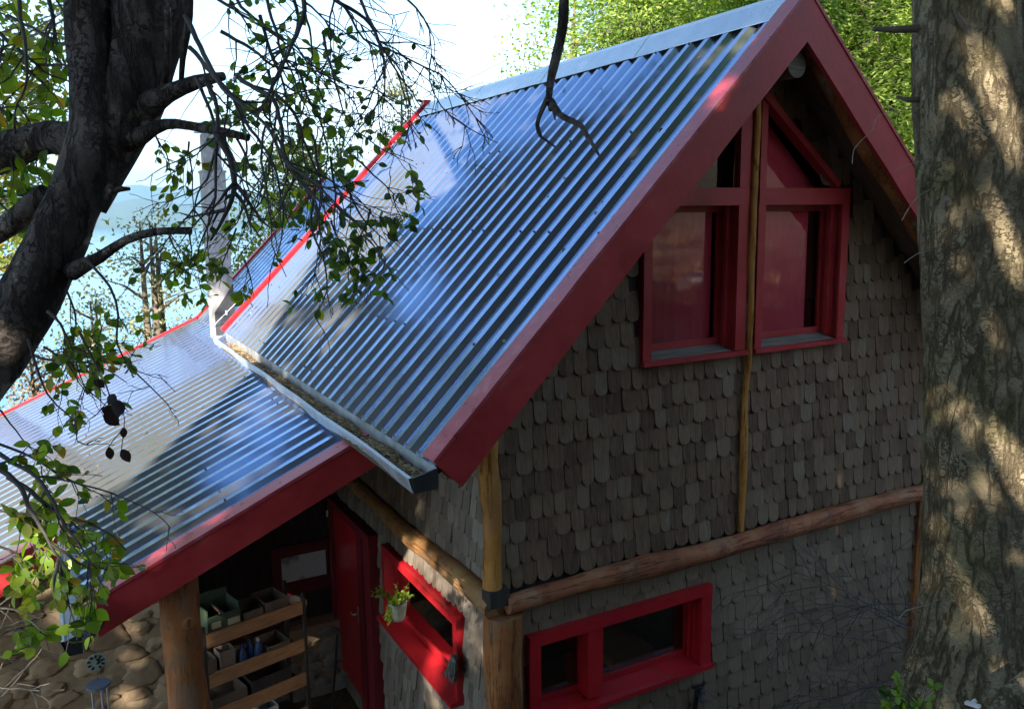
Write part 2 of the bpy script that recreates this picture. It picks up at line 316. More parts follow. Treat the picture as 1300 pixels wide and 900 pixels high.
M['hill'] = mat('forested_hill', [(.3, (.03, .05, .03)), (.7, (.07, .09, .05))], scale=.02, rough=1)
hills('near_hills', 3100, -25, 75, lambda a: 32+max(4, 38+26*math.sin(a*.25-.2)+14*math.sin(a*.9+1.5)), 1200, M['hill'])
hills('far_hills', 5200, -30, 80, lambda a: 32+max(20, 165+34*math.sin(a*.33-1.)+15*math.sin(a*1.1)+40*noise.noise(Vector((a*.35, 0, 0)))), 2500, M['hill'])
hz = MB(False).box(-9200, 9200, -9200, 9300, -60, 420).build('haze', [], kind='stuff')
hm = bpy.data.materials.new('haze_air'); hm.use_nodes = True; hn = hm.node_tree; hn.nodes.clear()
ho = hn.nodes.new('ShaderNodeOutputMaterial'); pv = hn.nodes.new('ShaderNodeVolumePrincipled')
pv.inputs['Color'].default_value = (.4, .72, 1, 1); pv.inputs['Density'].default_value = .0002; pv.inputs['Anisotropy'].default_value = .2
hn.links.new(pv.outputs[0], ho.inputs['Volume']); hz.data.materials.append(hm)

# ------------------------------------------------------------------ cabin
WID = 4.2; H0 = 3.793; T = .996; XA = 2.1; EV = .6; FRONT = -.47; BACK = 5.94
cabin = thing('wooden_cabin', 'steep roofed cabin clad in weathered brown shingles with red trim and a corrugated metal roof', 'cabin', (2, 2.5, -2.35))
def zroof(x): return H0-T*abs(x-XA)
PS = .4364; PZ0 = 1.238
def zporch(x): return PZ0+PS*x
YP = .7
# openings: (x0,x1,z0,z1) on the gable wall, (y0,y1,z0,z1) on the left wall
UPL = (1.13, 2.0, 1.41, 2.55); UPR = (2.14, 3.04, 1.41, 2.55); LOW = (.24, 1.72, -.94, -.33)
LWIN = (.53, 1.98, -.995, -.36); DOOR = (2.32, 3.52, -2.3, -.36)
def wall_boxes(b, holes, a0, a1, z0, z1, put, top=None):
    cl = lambda v, a, b_: max(a, min(b_, v))
    xs = sorted({a0, a1}|{cl(h[0], a0, a1) for h in holes}|{cl(h[1], a0, a1) for h in holes}); zs = sorted({z0, z1}|{cl(h[2], z0, z1) for h in holes}|{cl(h[3], z0, z1) for h in holes})
    for i in range(len(xs)-1):
        for j in range(len(zs)-1):
            cx, cz = (xs[i]+xs[i+1])/2, (zs[j]+zs[j+1])/2
            if any(h[0] < cx < h[1] and h[2] < cz < h[3] for h in holes): continue
            put(xs[i], xs[i+1], zs[j], zs[j+1])
# backing walls
b = MB()
wall_boxes(b, [UPL, UPR, LOW], 0, WID, -2.4, 1.45, lambda a, c, d, e: b.box(a, c, 0, .1, d, e))
wall_boxes(b, [UPL, UPR], .75, WID-.75, 1.45, 2.3, lambda a, c, d, e: b.box(a, c, 0, .1, d, e))
zt = zroof(0)-.06
b.prism([(0, 0, 1.45), (.75, 0, 1.45), (.75, 0, zroof(.75)-.06), (0, 0, zt)], (0, .1, 0))
b.prism([(WID, 0, 1.45), (WID, 0, zt), (WID-.75, 0, zroof(.75)-.06), (WID-.75, 0, 1.45)], (0, .1, 0))
# above the windows the wall is open for the two triangular lights, beside them it is boarded
b.prism([(3.05, 0, 2.3), (WID-.75, 0, 2.3), (WID-.75, 0, zroof(.75)-.06), (3.05, 0, zroof(3.05)-.06)], (0, .1, 0))
b.prism([(.75, 0, 2.3), (1.12, 0, 2.3), (1.12, 0, zroof(1.12)-.06), (.75, 0, zroof(.75)-.06)], (0, .1, 0))
b.prism([(2.3, 0, 3.21), (3.05, 0, 2.6), (3.05, 0, zroof(3.05)-.06), (2.16, 0, H0-.12), (2.16, 0, 3.3)], (0, .1, 0))
b.prism([(1.12, 0, 2.6), (2.0, 0, 3.3), (2.0, 0, zroof(2.0)-.06), (1.12, 0, zroof(1.12)-.06)], (0, .1, 0))
b.box(2.0, 2.16, 0, .1, 3.2, H0-.14)
b.build('gable_wall', M['darkwood'], cabin)
b = MB()
wall_boxes(b, [LWIN, DOOR], .1, BACK-.3, -2.4, 1.55, lambda a, c, d, e: b.box(0, .1, a, c, d, e))
b.box(WID-.1, WID, .1, BACK-.3, -2.4, 1.55); b.box(0, WID, BACK-.3, BACK-.2, -2.4, 1.55)
b.prism([(0, BACK-.3, 1.55), (WID, BACK-.3, 1.55), (XA, BACK-.3, H0-.1)], (0, .1, 0))
b.build('side_wall', M['darkwood'], cabin)
b = MB(); b.box(.1, WID-.1, .1, BACK-.3, .9, 1.0); b.box(.1, WID-.1, .1, BACK-.3, -2.4, -2.2); b.box(.1, WID-.1, 2.6, 2.7, -2.2, .9); b.box(.95, WID-.95, 1.5, 1.56, 1.0, 2.55)
b.build('interior', M['interior'], cabin)

# shingles
def shingle(b, o, ux, w, h, th, rnd_, nv=None, tilt=.02, mi=0):
    """o: top-left corner on the wall; ux: horizontal unit; hangs down by h; nv: outward normal"""
    ux = Vector(ux); nv = Vector(nv); o = Vector(o); w0 = w
    k = rnd_; ang = []
    pts = [(0, 0), (w, 0)]
    c = h-k
    m = 6
    for i in range(m+1):
        a = math.pi*i/m; pts.append((w/2+math.cos(a)*w/2, c+math.sin(a)**.8*k if 0 < i < m else c))
    fr = []; bk = []
    for (s_, d_) in pts:
        p = o+ux*s_+Vector((0, 0, -d_))+nv*(tilt*d_/h)
        bk.append(p); fr.append(p+nv*th)
    n_ = len(pts)
    b.add(bk+fr, [tuple(range(n_, 2*n_))]+[(i, (i+1) % n_, (i+1) % n_+n_, i+n_) for i in range(n_)], mi)
def clad(b, a0, a1, z0, z1, origin, ux, nv, ok, expo=.15, wmin=.085, wmax=.135, rk=.045, seed=1, hs=()):
    r = random.Random(seed); z = z0; row = 0
    while z < z1:
        a = a0-r.random()*.1
        while a < a1:
            w = r.uniform(wmin, wmax)
            aa, ab = max(a, a0), min(a+w, a1)
            if ab-aa > .03 and ok((aa+ab)/2, z+.06, aa, ab):
                zz = z+r.uniform(-.009, .009)+.006*math.sin(a*3+row)
                tp_ = zz+expo+.05
                for h_ in hs:
                    if h_[0] < ab and aa < h_[1] and zz < h_[2] < tp_: tp_ = h_[2]
                p = Vector(origin)+Vector(ux)*(aa+.002)+Vector((0, 0, tp_))
                # fit the tile to the tile gap
                shingle(b, p, ux, ab-aa-.0035, tp_-zz, r.uniform(.009, .016), min(rk*r.uniform(.8, 1.25), (ab-aa)*.6, (tp_-zz)*.8), nv, tilt=r.uniform(.018, .028))
            a += w
        z += expo; row += 1
def hole(a, z, aa, ab, hs):
    return any(h[0]-.0 < ab and aa < h[1]+.0 and h[2]-.07+.04 < z < h[3]-.02 for h in hs)
b = MB()
clad(b, .0, WID+.02, .05, 3.5, (0, -.002, 0), (1, 0, 0), (0, -1, 0),
     lambda a, z, aa, ab: z+.16 < zroof(a)-.02 and not hole(a, z, aa, ab, [UPL, UPR]) and not (1.13 < a < 2.95 and z > 2.4 and z < 3.35-.9*abs(a-2.07)), seed=3, hs=[UPL, UPR])
b.build('shingle_cladding', M['shingle'], cabin)
b = MB()
clad(b, .0, WID+.02, -2.4, -.16, (0, -.002, 0), (1, 0, 0), (0, -1, 0), lambda a, z, aa, ab: not hole(a, z, aa, ab, [LOW]), rk=.035, wmin=.1, wmax=.16, expo=.145, seed=5, hs=[LOW])
b.build('shingle_cladding', M['shingle_low'], cabin)
b = MB()
clad(b, .03, 3.6, -2.4, 1.1, (-.002, 0, 0), (0, 1, 0), (-1, 0, 0),
     lambda a, z, aa, ab: not hole(a, z, aa, ab, [LWIN, DOOR]) and not (-.25 < z < -.1 and False), rk=.03, wmin=.07, wmax=.12, seed=8, hs=[LWIN])
b.build('shingle_cladding', M['shingle_side'], cabin)

# logs
b = MB()
p = respath([(.02, -.1, -.005), (.8, -.09, .005), (1.7, -.1, -.01), (2.2, -.1, .0), (3.2, -.095, .01), (4.38, -.09, .0)], .06)
b.tube(p, lerp_r([.06, .068, .078, .072, .08, .07, .075, .06], len(p)), 14, rough=.09, freq=3)
b.build('log_beam', M['beam'], cabin)
b = MB()
p = respath([(-.05, -.06, -.03), (-.06, .3, .0), (-.05, .9, -.015), (-.06, 1.5, -.02), (-.05, 2.3, .0), (-.05, 3.6, .0)], .06)
b.tube(p, lerp_r([.085, .075, .08, .065, .07, .06], len(p)), 12, rough=.08, freq=3)
b.build('log_beam', M['sidebeam'], cabin)
b = MB(); x0 = -.06
p = respath([(x0, -.05, .11), (x0+.01, -.05, .5), (x0-.01, -.05, .9), (x0, -.05, 1.25)], .05)
b.tube(p, lerp_r([.068, .055, .066, .062, .07], len(p)), 12, rough=.1)
b.build('corner_post', M['postlog'], cabin)
b = MB(); b.box(-.11, .03, -.12, 0, .0, .11); b.build('post_block', M['darkwood'], cabin)
b = MB(); x0 = PY(640, 830, -.06).x
p = respath([(x0, -.04, -2.4), (x0-.005, -.04, -1.5), (x0+.01, -.04, -.9), (x0, -.04, -.5), (x0+.0, -.04, -.08)], .05)
b.tube(p, lerp_r([.15, .14, .125, .118, .122, .13], len(p)), 18, rough=.06)
b.build('corner_post', M['log'], cabin)
b = MB()
p = respath([(2.045, -.06, .06), (2.05, -.065, .5), (2.045, -.06, 1.0), (2.065, -.07, 1.5), (2.06, -.07, 2.3), (2.075, -.07, 3.3)], .05)
b.tube(p, lerp_r([.022, .03, .022, .028, .03, .028], len(p)), 9, rough=.12, freq=6)
b.build('centre_pole', M['postlog'], cabin)
b = MB(); b.beam((WID, -.03, -2.4), (WID, -.03, -.08), .07, .07, up=(0, 1, 0)); b.build('corner_board', M['log'], cabin)

# --- main roof
def corr(b, y0, y1, top, bot, pitch=.197, hgt=.031, nrm=(0, 0, 1), mi=0, ph=0., nseg=10):
    """corrugated sheet: ribs run from the top line to the bottom line, profile along y. top/bot give (x,z)"""
    prof = [(0, 0), (.084, 0), (.122, 1), (.176, 1)]                 # valley, flank, crest, flank
    ys = []; y = y0-ph
    while y < y1:
        for a, h_ in prof:
            ya = y+a
            if y0 <= ya <= y1: ys.append((ya, h_*hgt))
        y += pitch
    nv = Vector(nrm).normalized(); V = []; Fc = []
    for (ya, h_) in ys:
        for i in range(nseg+1):
            f = i/nseg; x = top[0]+(bot[0]-top[0])*f; z = top[1]+(bot[1]-top[1])*f
            w = .004*noise.noise(Vector((x*.9, ya*1.1, 5)))+.0015*noise.noise(Vector((x*5, ya*3, 1)))
            V.append(Vector((x, ya, z))+nv*(h_+w))
    m = nseg+1
    for i in range(len(ys)-1):
        for j in range(nseg): Fc.append((i*m+j, i*m+j+1, (i+1)*m+j+1, (i+1)*m+j))
    b.add(V, Fc, mi)
    return ys
def screws(b, y0, y1, top, bot, fr, pitch=.197, ph=0., nrm=(0, 0, 1), hgt=.031):
    nv = Vector(nrm).normalized(); y = y0-ph+.146; u = Vector((bot[0]-top[0], 0, bot[1]-top[1])).normalized()
    while y < y1:
        for f in fr:
            if rnd.random() < .6: continue
            c = Vector((top[0]+(bot[0]-top[0])*f, y, top[1]+(bot[1]-top[1])*f))+nv*(hgt)
            b.tube([c, c+nv*.008], .008, 6, 1, smooth=False)
        y += pitch
n1 = (-T, 0, 1); zo = -.035
b = MB()
topm = (XA-.02, H0+zo-.02); botm = (-.59, zroof(-.59)+zo)
corr(b, FRONT+.04, BACK-.03, topm, botm, nrm=n1, nseg=24); screws(b, FRONT+.04, BACK, topm, botm, (.05, .3, .55, .8, .97), nrm=n1)
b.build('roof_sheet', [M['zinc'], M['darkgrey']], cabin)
b = MB(); TR = .93; xr = 4.85
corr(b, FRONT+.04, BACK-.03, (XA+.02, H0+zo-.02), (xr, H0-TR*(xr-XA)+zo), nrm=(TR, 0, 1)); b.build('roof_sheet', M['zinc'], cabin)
def slab(b, x0, z0, x1, z1, y0, y1, th, mi=0):
    b.prism([(x0, y0, z0), (x1, y0, z1), (x1, y0, z1-th), (x0, y0, z0-th)], (0, y1-y0, 0), mi)
b = MB()
slab(b, XA, H0-.085, -.56, zroof(-.56)-.085, FRONT+.05, BACK-.04, .03)
slab(b, XA, H0-.085, xr-.04, H0-TR*(xr-.04-XA)-.085, FRONT+.05, BACK-.04, .03)
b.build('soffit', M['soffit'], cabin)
# log rafters beneath the verge
b = MB()
for sx in (-1, 1):
    tt = T if sx < 0 else TR; e_ = XA+.5 if sx < 0 else 2.6
    p = respath([(XA+sx*.05, FRONT+.13, H0-.2), (XA+sx*e_*.5, FRONT+.13, H0-.2-tt*e_*.5), (XA+sx*e_, FRONT+.13, H0-.2-tt*e_)], .08)
    bb = MB(); bb.tube(p, lerp_r([.06, .075, .065, .07, .06], len(p)), 12, rough=.1); bb.build('log_rafter', M['log'], cabin)
    for yy in (1.2, 2.8, 4.4):
        pass
bb = MB(); bb.tube([(XA+.02, FRONT+.1, H0-.43), (XA+.02, 3, H0-.43)], .082, 16, rough=.05); bb.build('ridge_log', M['sill'], cabin)
# ridge cap
b = MB()
for k in range(4):
    y0 = FRONT+.14+k*1.52; y1 = min(y0+1.56, BACK-.03); lift = .004*k
    b.prism([(XA-.17, y0, H0-.17*T+.016+lift), (XA-.04, y0, H0-.028+.03+lift), (XA, y0, H0+.035+lift), (XA+.17, y0, H0-.17*TR+.016+lift), (XA+.17, y0, H0-.17*TR+.012+lift), (XA, y0, H0+.031+lift), (XA-.17, y0, H0-.17*T+.012+lift)], (0, y1-y0, 0))
b.build('ridge_cap', M['bluecap'], cabin)
# verge boards (front), made of a face board and a top board
def verge(x0, z0, x1, z1, y, dpt, name='verge_board', wtop=.16, th=.035, sgn=1, endcut=True, matf=None, mt=None, par=None):
    b = MB(); u = Vector((x1-x0, 0, z1-z0)).normalized(); nn = Vector((-u.z, 0, u.x))
    if nn.z < 0: nn = -nn
    # face board: vertical depth dpt below the top line, perpendicular ends
    N_ = 26; V = []
    for i in range(N_+1):
        f = i/N_; p = Vector((x0, y, z0)).lerp(Vector((x1, y, z1)), f)
        wv = .006*noise.noise(Vector((p.x*2, p.z*2, 0)))+.003*noise.noise(Vector((p.x*9, p.z*9, 0)))
        V += [p+nn*(.004*noise.noise(p*3)), p-nn*(dpt+wv)]
    m = len(V); V2 = [v+Vector((0, th, 0)) for v in V]
    Fc = []
    for i in range(N_):
        a = 2*i; Fc += [(a, a+1, a+3, a+2), (m+a, m+a+2, m+a+3, m+a+1), (a, a+2, m+a+2, m+a), (a+1, m+a+1, m+a+3, a+3)]
    Fc += [(0, m, m+1, 1), (m-2, m-1, 2*m-1, 2*m-2)]
    b.add(V+V2, Fc); fb = b.build(name, matf or M['red'], par or cabin)
    b = MB(); a = Vector((x0, y-.008, z0))+nn*.004; c = Vector((x1, y-.008, z1))+nn*.004
    q = []
    for i in range(N_+1):
        p = a.lerp(c, i/N_); o_ = nn*.004*noise.noise(p*2.2)
        q.append(p+o_)
    V = []
    for p in q: V += [p, p+Vector((0, wtop, 0)), p+Vector((0, wtop, 0))+nn*.02, p+nn*.02]
    Fc = []
    for i in range(N_):
        for k in range(4): Fc.append((4*i+k, 4*i+(k+1) % 4, 4*i+4+(k+1) % 4, 4*i+4+k))
    Fc += [(3, 2, 1, 0), tuple(4*N_+k for k in range(4))]
    b.add(V, Fc); b.build('top_board', mt or M['redtop'], fb)
    return fb
DP = .215
verge(-EV, zroof(-EV), XA, H0, FRONT, DP)
verge(XA, H0, 4.88, H0-TR*(4.88-XA), FRONT+.003, DP, wtop=.12)
b = MB()                                                             # back verge: thin red strip
b.beam((-EV-.02, BACK, zroof(-EV)+.0), (XA, BACK, H0+.04), .05, .06, up=(0, 1, 0)); b.build('back_verge', M['redbright'], cabin)
b = MB(); b.box(XA-.05, XA+.05, BACK-.06, BACK+.04, H0+.02, H0+.08); b.build('ridge_knob', M['redbright'], cabin)
# main gutter
def gutter(xi, xo, zt, y0, y1, depth, name='gutter', sag=.0, matg=None):
    b = MB(); n_ = 40; V = []
    for i in range(n_+1):
        f = i/n_; y = y0+(y1-y0)*f
        wob = .012*noise.noise(Vector((y*1.1, 0, 0))); zb = zt-sag*math.sin(math.pi*f)
        V += [(xi, y, zb+.03), (xi, y, zb-depth), (xo+wob, y, zb-depth), (xo+wob-.01, y, zb+.0), (xo+wob-.026, y, zb-.002), (xo+wob-.026, y, zb-.012), (xo+wob-.004, y, zb-depth-.004), (xi+.003, y, zb-depth-.004)]
    m = 8; Fc = []
    for i in range(n_):
        for k in range(7): Fc.append((i*m+k, i*m+k+1, (i+1)*m+k+1, (i+1)*m+k))
    b.add(V, Fc, 0, False)
    b.add([V[0], V[1], V[2], V[3]], [(0, 1, 2, 3)], 1)
    b.prism([V[0], V[1], V[2], V[3]], (0, -.012, 0), 1)
    return b.build(name, [matg or M['zincdull'], M['black']], cabin)
gutter(-.585, -.718, 1.045, -.45, 5.9, .085)
b = MB(); 
b.box(-.583, -.575, -.4, 5.9, .96, 1.1); b.build('fascia', M['sill'], cabin)
# litter in the gutter
def litter(name, label, boxfn, nn, ln, m_, cat='litter'):
    b = MB()
    for _ in range(nn):
        c, hz_ = boxfn(); a = rnd.uniform(0, 6.28); l = rnd.uniform(.4, 1)*ln; w = l*.08+.0012
        d = Vector((math.cos(a), math.sin(a), rnd.uniform(-.25, .25)))*l/2; s_ = Vector((-math.sin(a), math.cos(a), .3))*w
        b.add([c-d-s_, c+d-s_, c+d+s_, c-d+s_], [(0, 1, 2, 3)])
    o = b.build(name, m_, kind='stuff'); o['label'] = label; o['category'] = cat; return o
def gut():
    y = rnd.choice([rnd.uniform(-.43, .9), rnd.uniform(.9, 3.2), rnd.uniform(-.43, 5.4)]); x = rnd.uniform(-.725, -.595)
    mound = .03+.035*(.5+noise.noise(Vector((y*2.3, 1, 0))))
    return Vector((x, y, .965+mound*(1-abs(x+.66)*6)+rnd.uniform(0, .012))), 0
litter('gutter_litter', 'dry conifer needles and leaves lying in the long roof gutter', gut, 9000, .045, M['litter'])
b = MB(); b.box(-.728, -.59, -.43, 5.4, .962, .985); b.build('gutter_dirt', mat('gutter_dirt', [(.3, (.04, .03, .02)), (.7, (.12, .09, .05))], scale=15, rough=1, bump=.6), cabin)

# --- lower (porch) roof
KX = -.55; YB = 8.4; zk = zporch(KX)
n2 = (-PS, 0, 1); zq = -.03
b = MB()
XL = -2.345
corr(b, 2.30, 5.9, (-.02, zporch(-.02)+zq), (KX+.001, zporch(KX)+zq), nrm=n2, ph=(2.30-YP-.03) % .197)
corr(b, YP+.03, 2.30, (-.02, zporch(-.02)+zq), (XL, zporch(XL)+zq), nrm=n2)
corr(b, 2.30, YB-.02, (KX, zporch(KX)+zq), (-4.6, zporch(-4.6)+zq), nrm=n2, ph=(2.30-YP-.03) % .197)
screws(b, YP+.03, YB, (-.6, zporch(-.6)+zq), (-2.3, zporch(-2.3)+zq), (.1, .5, .92), nrm=n2)
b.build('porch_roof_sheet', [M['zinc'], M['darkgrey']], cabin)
b = MB()
slab(b, -.02, zporch(-.02)-.075, XL+.03, zporch(XL+.03)-.075, YP+.06, 2.3, .03)
slab(b, -.02, zporch(-.02)-.075, -4.55, zporch(-4.55)-.075, 2.32, YB-.05, .03)
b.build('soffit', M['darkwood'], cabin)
for y in (1.0, 1.9, 3.0):
    bb = MB(); bb.beam((-.03, y, zporch(-.03)-.15), (XL+.08, y, zporch(XL+.08)-.15), .06, .09, up=(0, 0, 1)); bb.build('rafter', M['darkwood'], cabin)
verge(XL, zporch(XL), -.04, zporch(-.04), YP, .2)
verge(-4.6, zporch(-4.6), XL-.035, zporch(XL-.035), 2.28, .2, wtop=.14)
gutter(XL-.01, XL-.09, zporch(XL)-.005, YP-.34, 2.25, .085)
b = MB(); b.prism([(XL+.0, YP-.3, .12), (XL+.11, YP-.04, .12), (XL+.11, YP+.0, .12), (XL, YP+.0, .12)], (0, 0, .05)); b.build('gutter_stop', M['black'], cabin)
# back extension: steep slope continues behind the chimney, with its own red verge
xe = 1.45; ze = zk+(xe-KX)*1.0
b = MB(); n3 = (-1, 0, 1)
corr(b, BACK+.03, YB-.02, (xe, ze-.03), (KX, zk-.03), nrm=n3); corr(b, BACK+.03, YB-.02, (xe+.02, ze-.03), (3.6, ze-2.1), nrm=(1, 0, 1))
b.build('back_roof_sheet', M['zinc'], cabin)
b = MB()
b.prism([(KX+.4, BACK, -2.4), (xe*2-KX-.2, BACK, -2.4), (xe*2-KX-.2, BACK, zk-.05), (xe, BACK, ze-.14), (KX+.4, BACK, zk+.3)], (0, YB-BACK-.5, 0)); b.build('back_wall', M['darkwood'], cabin)
b = MB(); b.beam((-4.6, YB, zporch(-4.6)+.0), (KX, YB, zk+.0), .05, .1, up=(0, 1, 0)); b.build('back_verge', M['redbright'], cabin)
b = MB(); b.beam((KX-.01, YB, zk-.01), (xe, YB, ze+.02), .05, .1, up=(0, 1, 0)); b.build('back_verge', M['redbright'], cabin)
# small antenna-like rod with shield on the back roof
# chimney
cxa, cxb, cya, cyb = -.665, -.40, 6.3, 6.55
b = MB()
lean = 0
b.box(cxa, cxb, cya, cyb, .95, 2.95)
b.box(cxa-.012, cxb+.012, cya-.012, cyb+.012, 2.95, 2.975)
ch = b.build('chimney', M['chim'], cabin)
b = MB(); b.box(cxa+.03, cxb-.03, cya+.03, cyb-.03, 2.975, 3.4); b.build('flue', M['chim'], ch)
b = MB(); b.box(cxa-.03, cxb+.03, cya-.03, cyb+.03, 3.42, 3.435); b.build('cap', M['zincdull'], ch)
b = MB(); b.prism([(cxa+.03, cya-.006, 1.0), (cxb+.006, cya-.006, 1.0), (cxb+.006, cya-.006, 1.62), (cxa+.03, cya-.006, 1.28)], (0, .005, 0)); b.build('flashing', M['darkgrey'], ch)
b = MB(); a_ = Vector((cxa, cya-.02, 1.12)); c_ = Vector((-.36, 5.9, 1.5)); b.tube([a_, c_], .004, 5); 
for f in (.45, .8):
    q = a_.lerp(c_, f); b.tube([q-Vector((0, 0, .025)), q+Vector((0, 0, .025))], [.014, .014], 8)
b.build('guy_wire', M['white'], ch)

# --- windows
def pane(par, quad, name='pane', m_=None):
    b = MB(); b.add(quad, [(0, 1, 2, 3)]); return b.build(name, m_ or M['glass'], par)
def gable_window(x0, x1, z0, z1, yf=-.062, yb=.13, trl=.07, trr=.085, trt=.1, sill=True, curt=None, mtrim=None, split=None):
    mt = mtrim or M['red']; b = MB()
    # trim boards
    b.box(x0, x0+trl, yf, .0, z0+.035, z1-trt); b.box(x1-trr, x1, yf, .0, z0+.035, z1-trt)
    b.box(x0, x1, yf-.004, .0, z1-trt, z1)
    fr = b.build('window', mt, cabin)
    b = MB(); b.box(x0-.012, x1+.012, yf-.03, yf+.02, z0, z0+.033); b.build('sill_edge', mt, fr)
    b = MB(); b.prism([(x0+trl*.6, yf+.02, z0+.005), (x0+trl*.6, yf+.02, z0+.03), (x0+trl*.6, yb, z0+.075), (x0+trl*.6, yb, z0)], (x1-x0-trl*.6-trr*.4, 0, 0)); b.build('sill', M['sill'] if not split else mt, fr)
    # reveal lining
    xi, xj, zi, zj = x0+trl-.012, x1-trr+.012, z0+.04, z1-trt+.012
    b = MB(); b.box(xj-.012, xj, yf+.02, yb, zi, zj); b.box(xi, xi+.012, yf+.02, yb, zi, zj); b.box(xi, xj, yf+.02, yb, zj-.012, zj)
    b.box(xj-.045, xj-.013, .02, .045, zi+.02, zj-.014); b.build('reveal', mt, fr)
    # sash
    s = .045; b = MB(); xi += .013; xj -= .013; zi += .03; zj -= .013
    b.box(xi, xi+s, yb-.035, yb, zi, zj); b.box(xj-s, xj, yb-.035, yb, zi, zj); b.box(xi+s, xj-s, yb-.035, yb, zi, zi+s); b.box(xi+s, xj-s, yb-.035, yb, zj-s, zj)
    if split: b.box(split-.06, split+.06, yf+.012, yb, zi, zj)
    sa = b.build('sash', mt, fr)
    pane(sa, [(xi+s, yb-.02, zi+s), (xj-s, yb-.02, zi+s), (xj-s, yb-.02, zj-s), (xi+s, yb-.02, zj-s)])
    return fr, (xi+s, xj-s, zi+s, zj-s)
def curtain(par, x0, x1, z0, z1, y, cut=0.):
    b = MB(); n_ = 60; V = []
    for i in range(n_+1):
        x = x0+(x1-x0)*i/n_; w = .005*math.sin(i*.33)+.003*math.sin(i*.9+1)
        zt_ = z1-(max(0, (i/n_-.55))*cut if cut else 0)
        V += [(x, y+w, z0), (x, y+w*.6, zt_)]
    b.add(V, [(2*i, 2*i+2, 2*i+3, 2*i+1) for i in range(n_)], 0, True); return b.build('curtain', M['curtain'], par)
fl, g1 = gable_window(1.105, 2.03, 1.40, 2.578, trl=.07, trr=.095, trt=.12)
curtain(fl, 1.15, 1.875, 1.45, 2.5, .15)
fr, g2 = gable_window(2.125, 3.075, 1.40, 2.578, trl=.07, trr=.075, trt=.12)
curtain(fr, 2.15, 2.86, 1.45, 2.5, .15)
lw, g3 = gable_window(.19, 1.757, -.93, -.283, yf=-.085, yb=.09, trl=.085, trr=.09, trt=.075, mtrim=M['redbright'], split=.72)
# triangular lights over the transom
b = MB(); 
b.box(1.935, 2.03, -.064, 0, 2.58, 3.4)
b.box(2.125, 2.185, -.064, 0, 2.58, 3.24)
b.beam((2.13, -.04, 3.22), (2.93, -.04, 2.60), .05, .09, up=(0, 1, 0)); b.beam((2.02, -.035, 3.28), (1.14, -.035, 2.5), .05, .07, up=(0, 1, 0))
b.box(2.0, 2.35, -.02, 0.0, 3.19, 3.34)
tl = b.build('gable_light', M['red'], cabin)
pane(tl, [(2.15, .05, 2.55), (3.0, .05, 2.55), (2.15, .05, 3.25)][:3]+[(2.14, .05, 3.2)])
pane(tl, [(1.15, .052, 2.55), (2.03, .052, 2.55), (2.03, .052, 3.3), (2.02, .052, 3.3)])
b = MB(); b.prism([(2.14, .1, 2.55), (2.9, .1, 2.55), (2.2, .1, 3.17)], (0, .01, 0)); b.build('curtain', M['curtain'], tl)
# a dreamcatcher of feathers hung inside the left upper pane
# table edge inside lower window
tb = MB(); tb.prism([tuple(PY(778, 838, .35)), tuple(PY(832, 822, .35)), tuple(PY(832, 835, .35)), tuple(PY(778, 851, .35))], (0, .5, 0)); tb.build('table', M['tan'], cabin)

# left wall window
y0, y1, z0, z1 = .50, 2.03, -.985, -.318; xf = -.075; xb = .05
b = MB()
b.box(xf, 0, y0, y0+.06, z0+.03, z1-.075); b.box(xf, 0, y1-.06, y1, z0+.03, z1-.075); b.box(xf-.003, 0, y0, y1, z1-.075, z1)
w4 = b.build('window', M['redbright'], cabin)
b = MB(); b.prism([(xf-.06, y0-.01, z0+.0), (xf-.06, y0-.01, z0+.03), (xb, y0-.01, z0+.06), (xb, y0-.01, z0)], (0, y1-y0+.02, 0)); b.build('sill', M['redbright'], w4)
b = MB(); b.box(xf+.02, xb, y1-.063, y1-.05, z0+.05, z1-.07); b.box(xf+.02, xb, y0+.05, y0+.062, z0+.05, z1-.07); b.box(xf+.02, xb, y0+.06, y1-.06, z1-.085, z1-.074); b.build('reveal', M['redbright'], w4)
b = MB(); b.box(xb-.03, xb, y0+.06, y0+.1, z0+.06, z1-.08); b.box(xb-.03, xb, y1-.1, y1-.06, z0+.06, z1-.08); b.box(xb-.03, xb, y0+.1, y1-.1, z0+.06, z0+.1); b.box(xb-.03, xb, y0+.1, y1-.1, z1-.12, z1-.08)
s4 = b.build('sash', M['redbright'], w4)
pane(s4, [(xb-.015, y0+.1, z0+.1), (xb-.015, y1-.1, z0+.1), (xb-.015, y1-.1, z1-.12), (xb-.015, y0+.1, z1-.12)])
# door in the left wall: deep red frame and red door leaf
b = MB(); b.box(-.1, .02, 2.30, 2.42, -2.3, -.34); b.box(-.07, .0, 2.42, 2.56, -2.3, -.422); b.box(-.09, .0, 2.565, 2.70, -2.3, -.422); b.box(-.1, .02, 2.42, 3.5, -.42, -.34); b.box(-.1, .02, 3.5, 3.58, -2.3, -.34)
df = b.build('door_frame', mat('deep_red_paint', [(.3, (.17, .012, .018)), (.7, (.24, .018, .025))], rough=.5, bump=.2, bscale=20, stretch=(6, 6, .5)), cabin)
b = MB(); b.box(-.06, -.01, 2.72, 3.5, -2.14, -.42)
dl = b.build('door', M['redbright'], cabin)
b = MB(); b.box(-.075, -.061, 2.745, 2.79, -1.36, -1.2); b.tube([(-.07, 2.77, -1.26), (-.12, 2.77, -1.26), (-.12, 2.85, -1.27)], .009, 8); b.build('handle', M['zincdull'], dl)
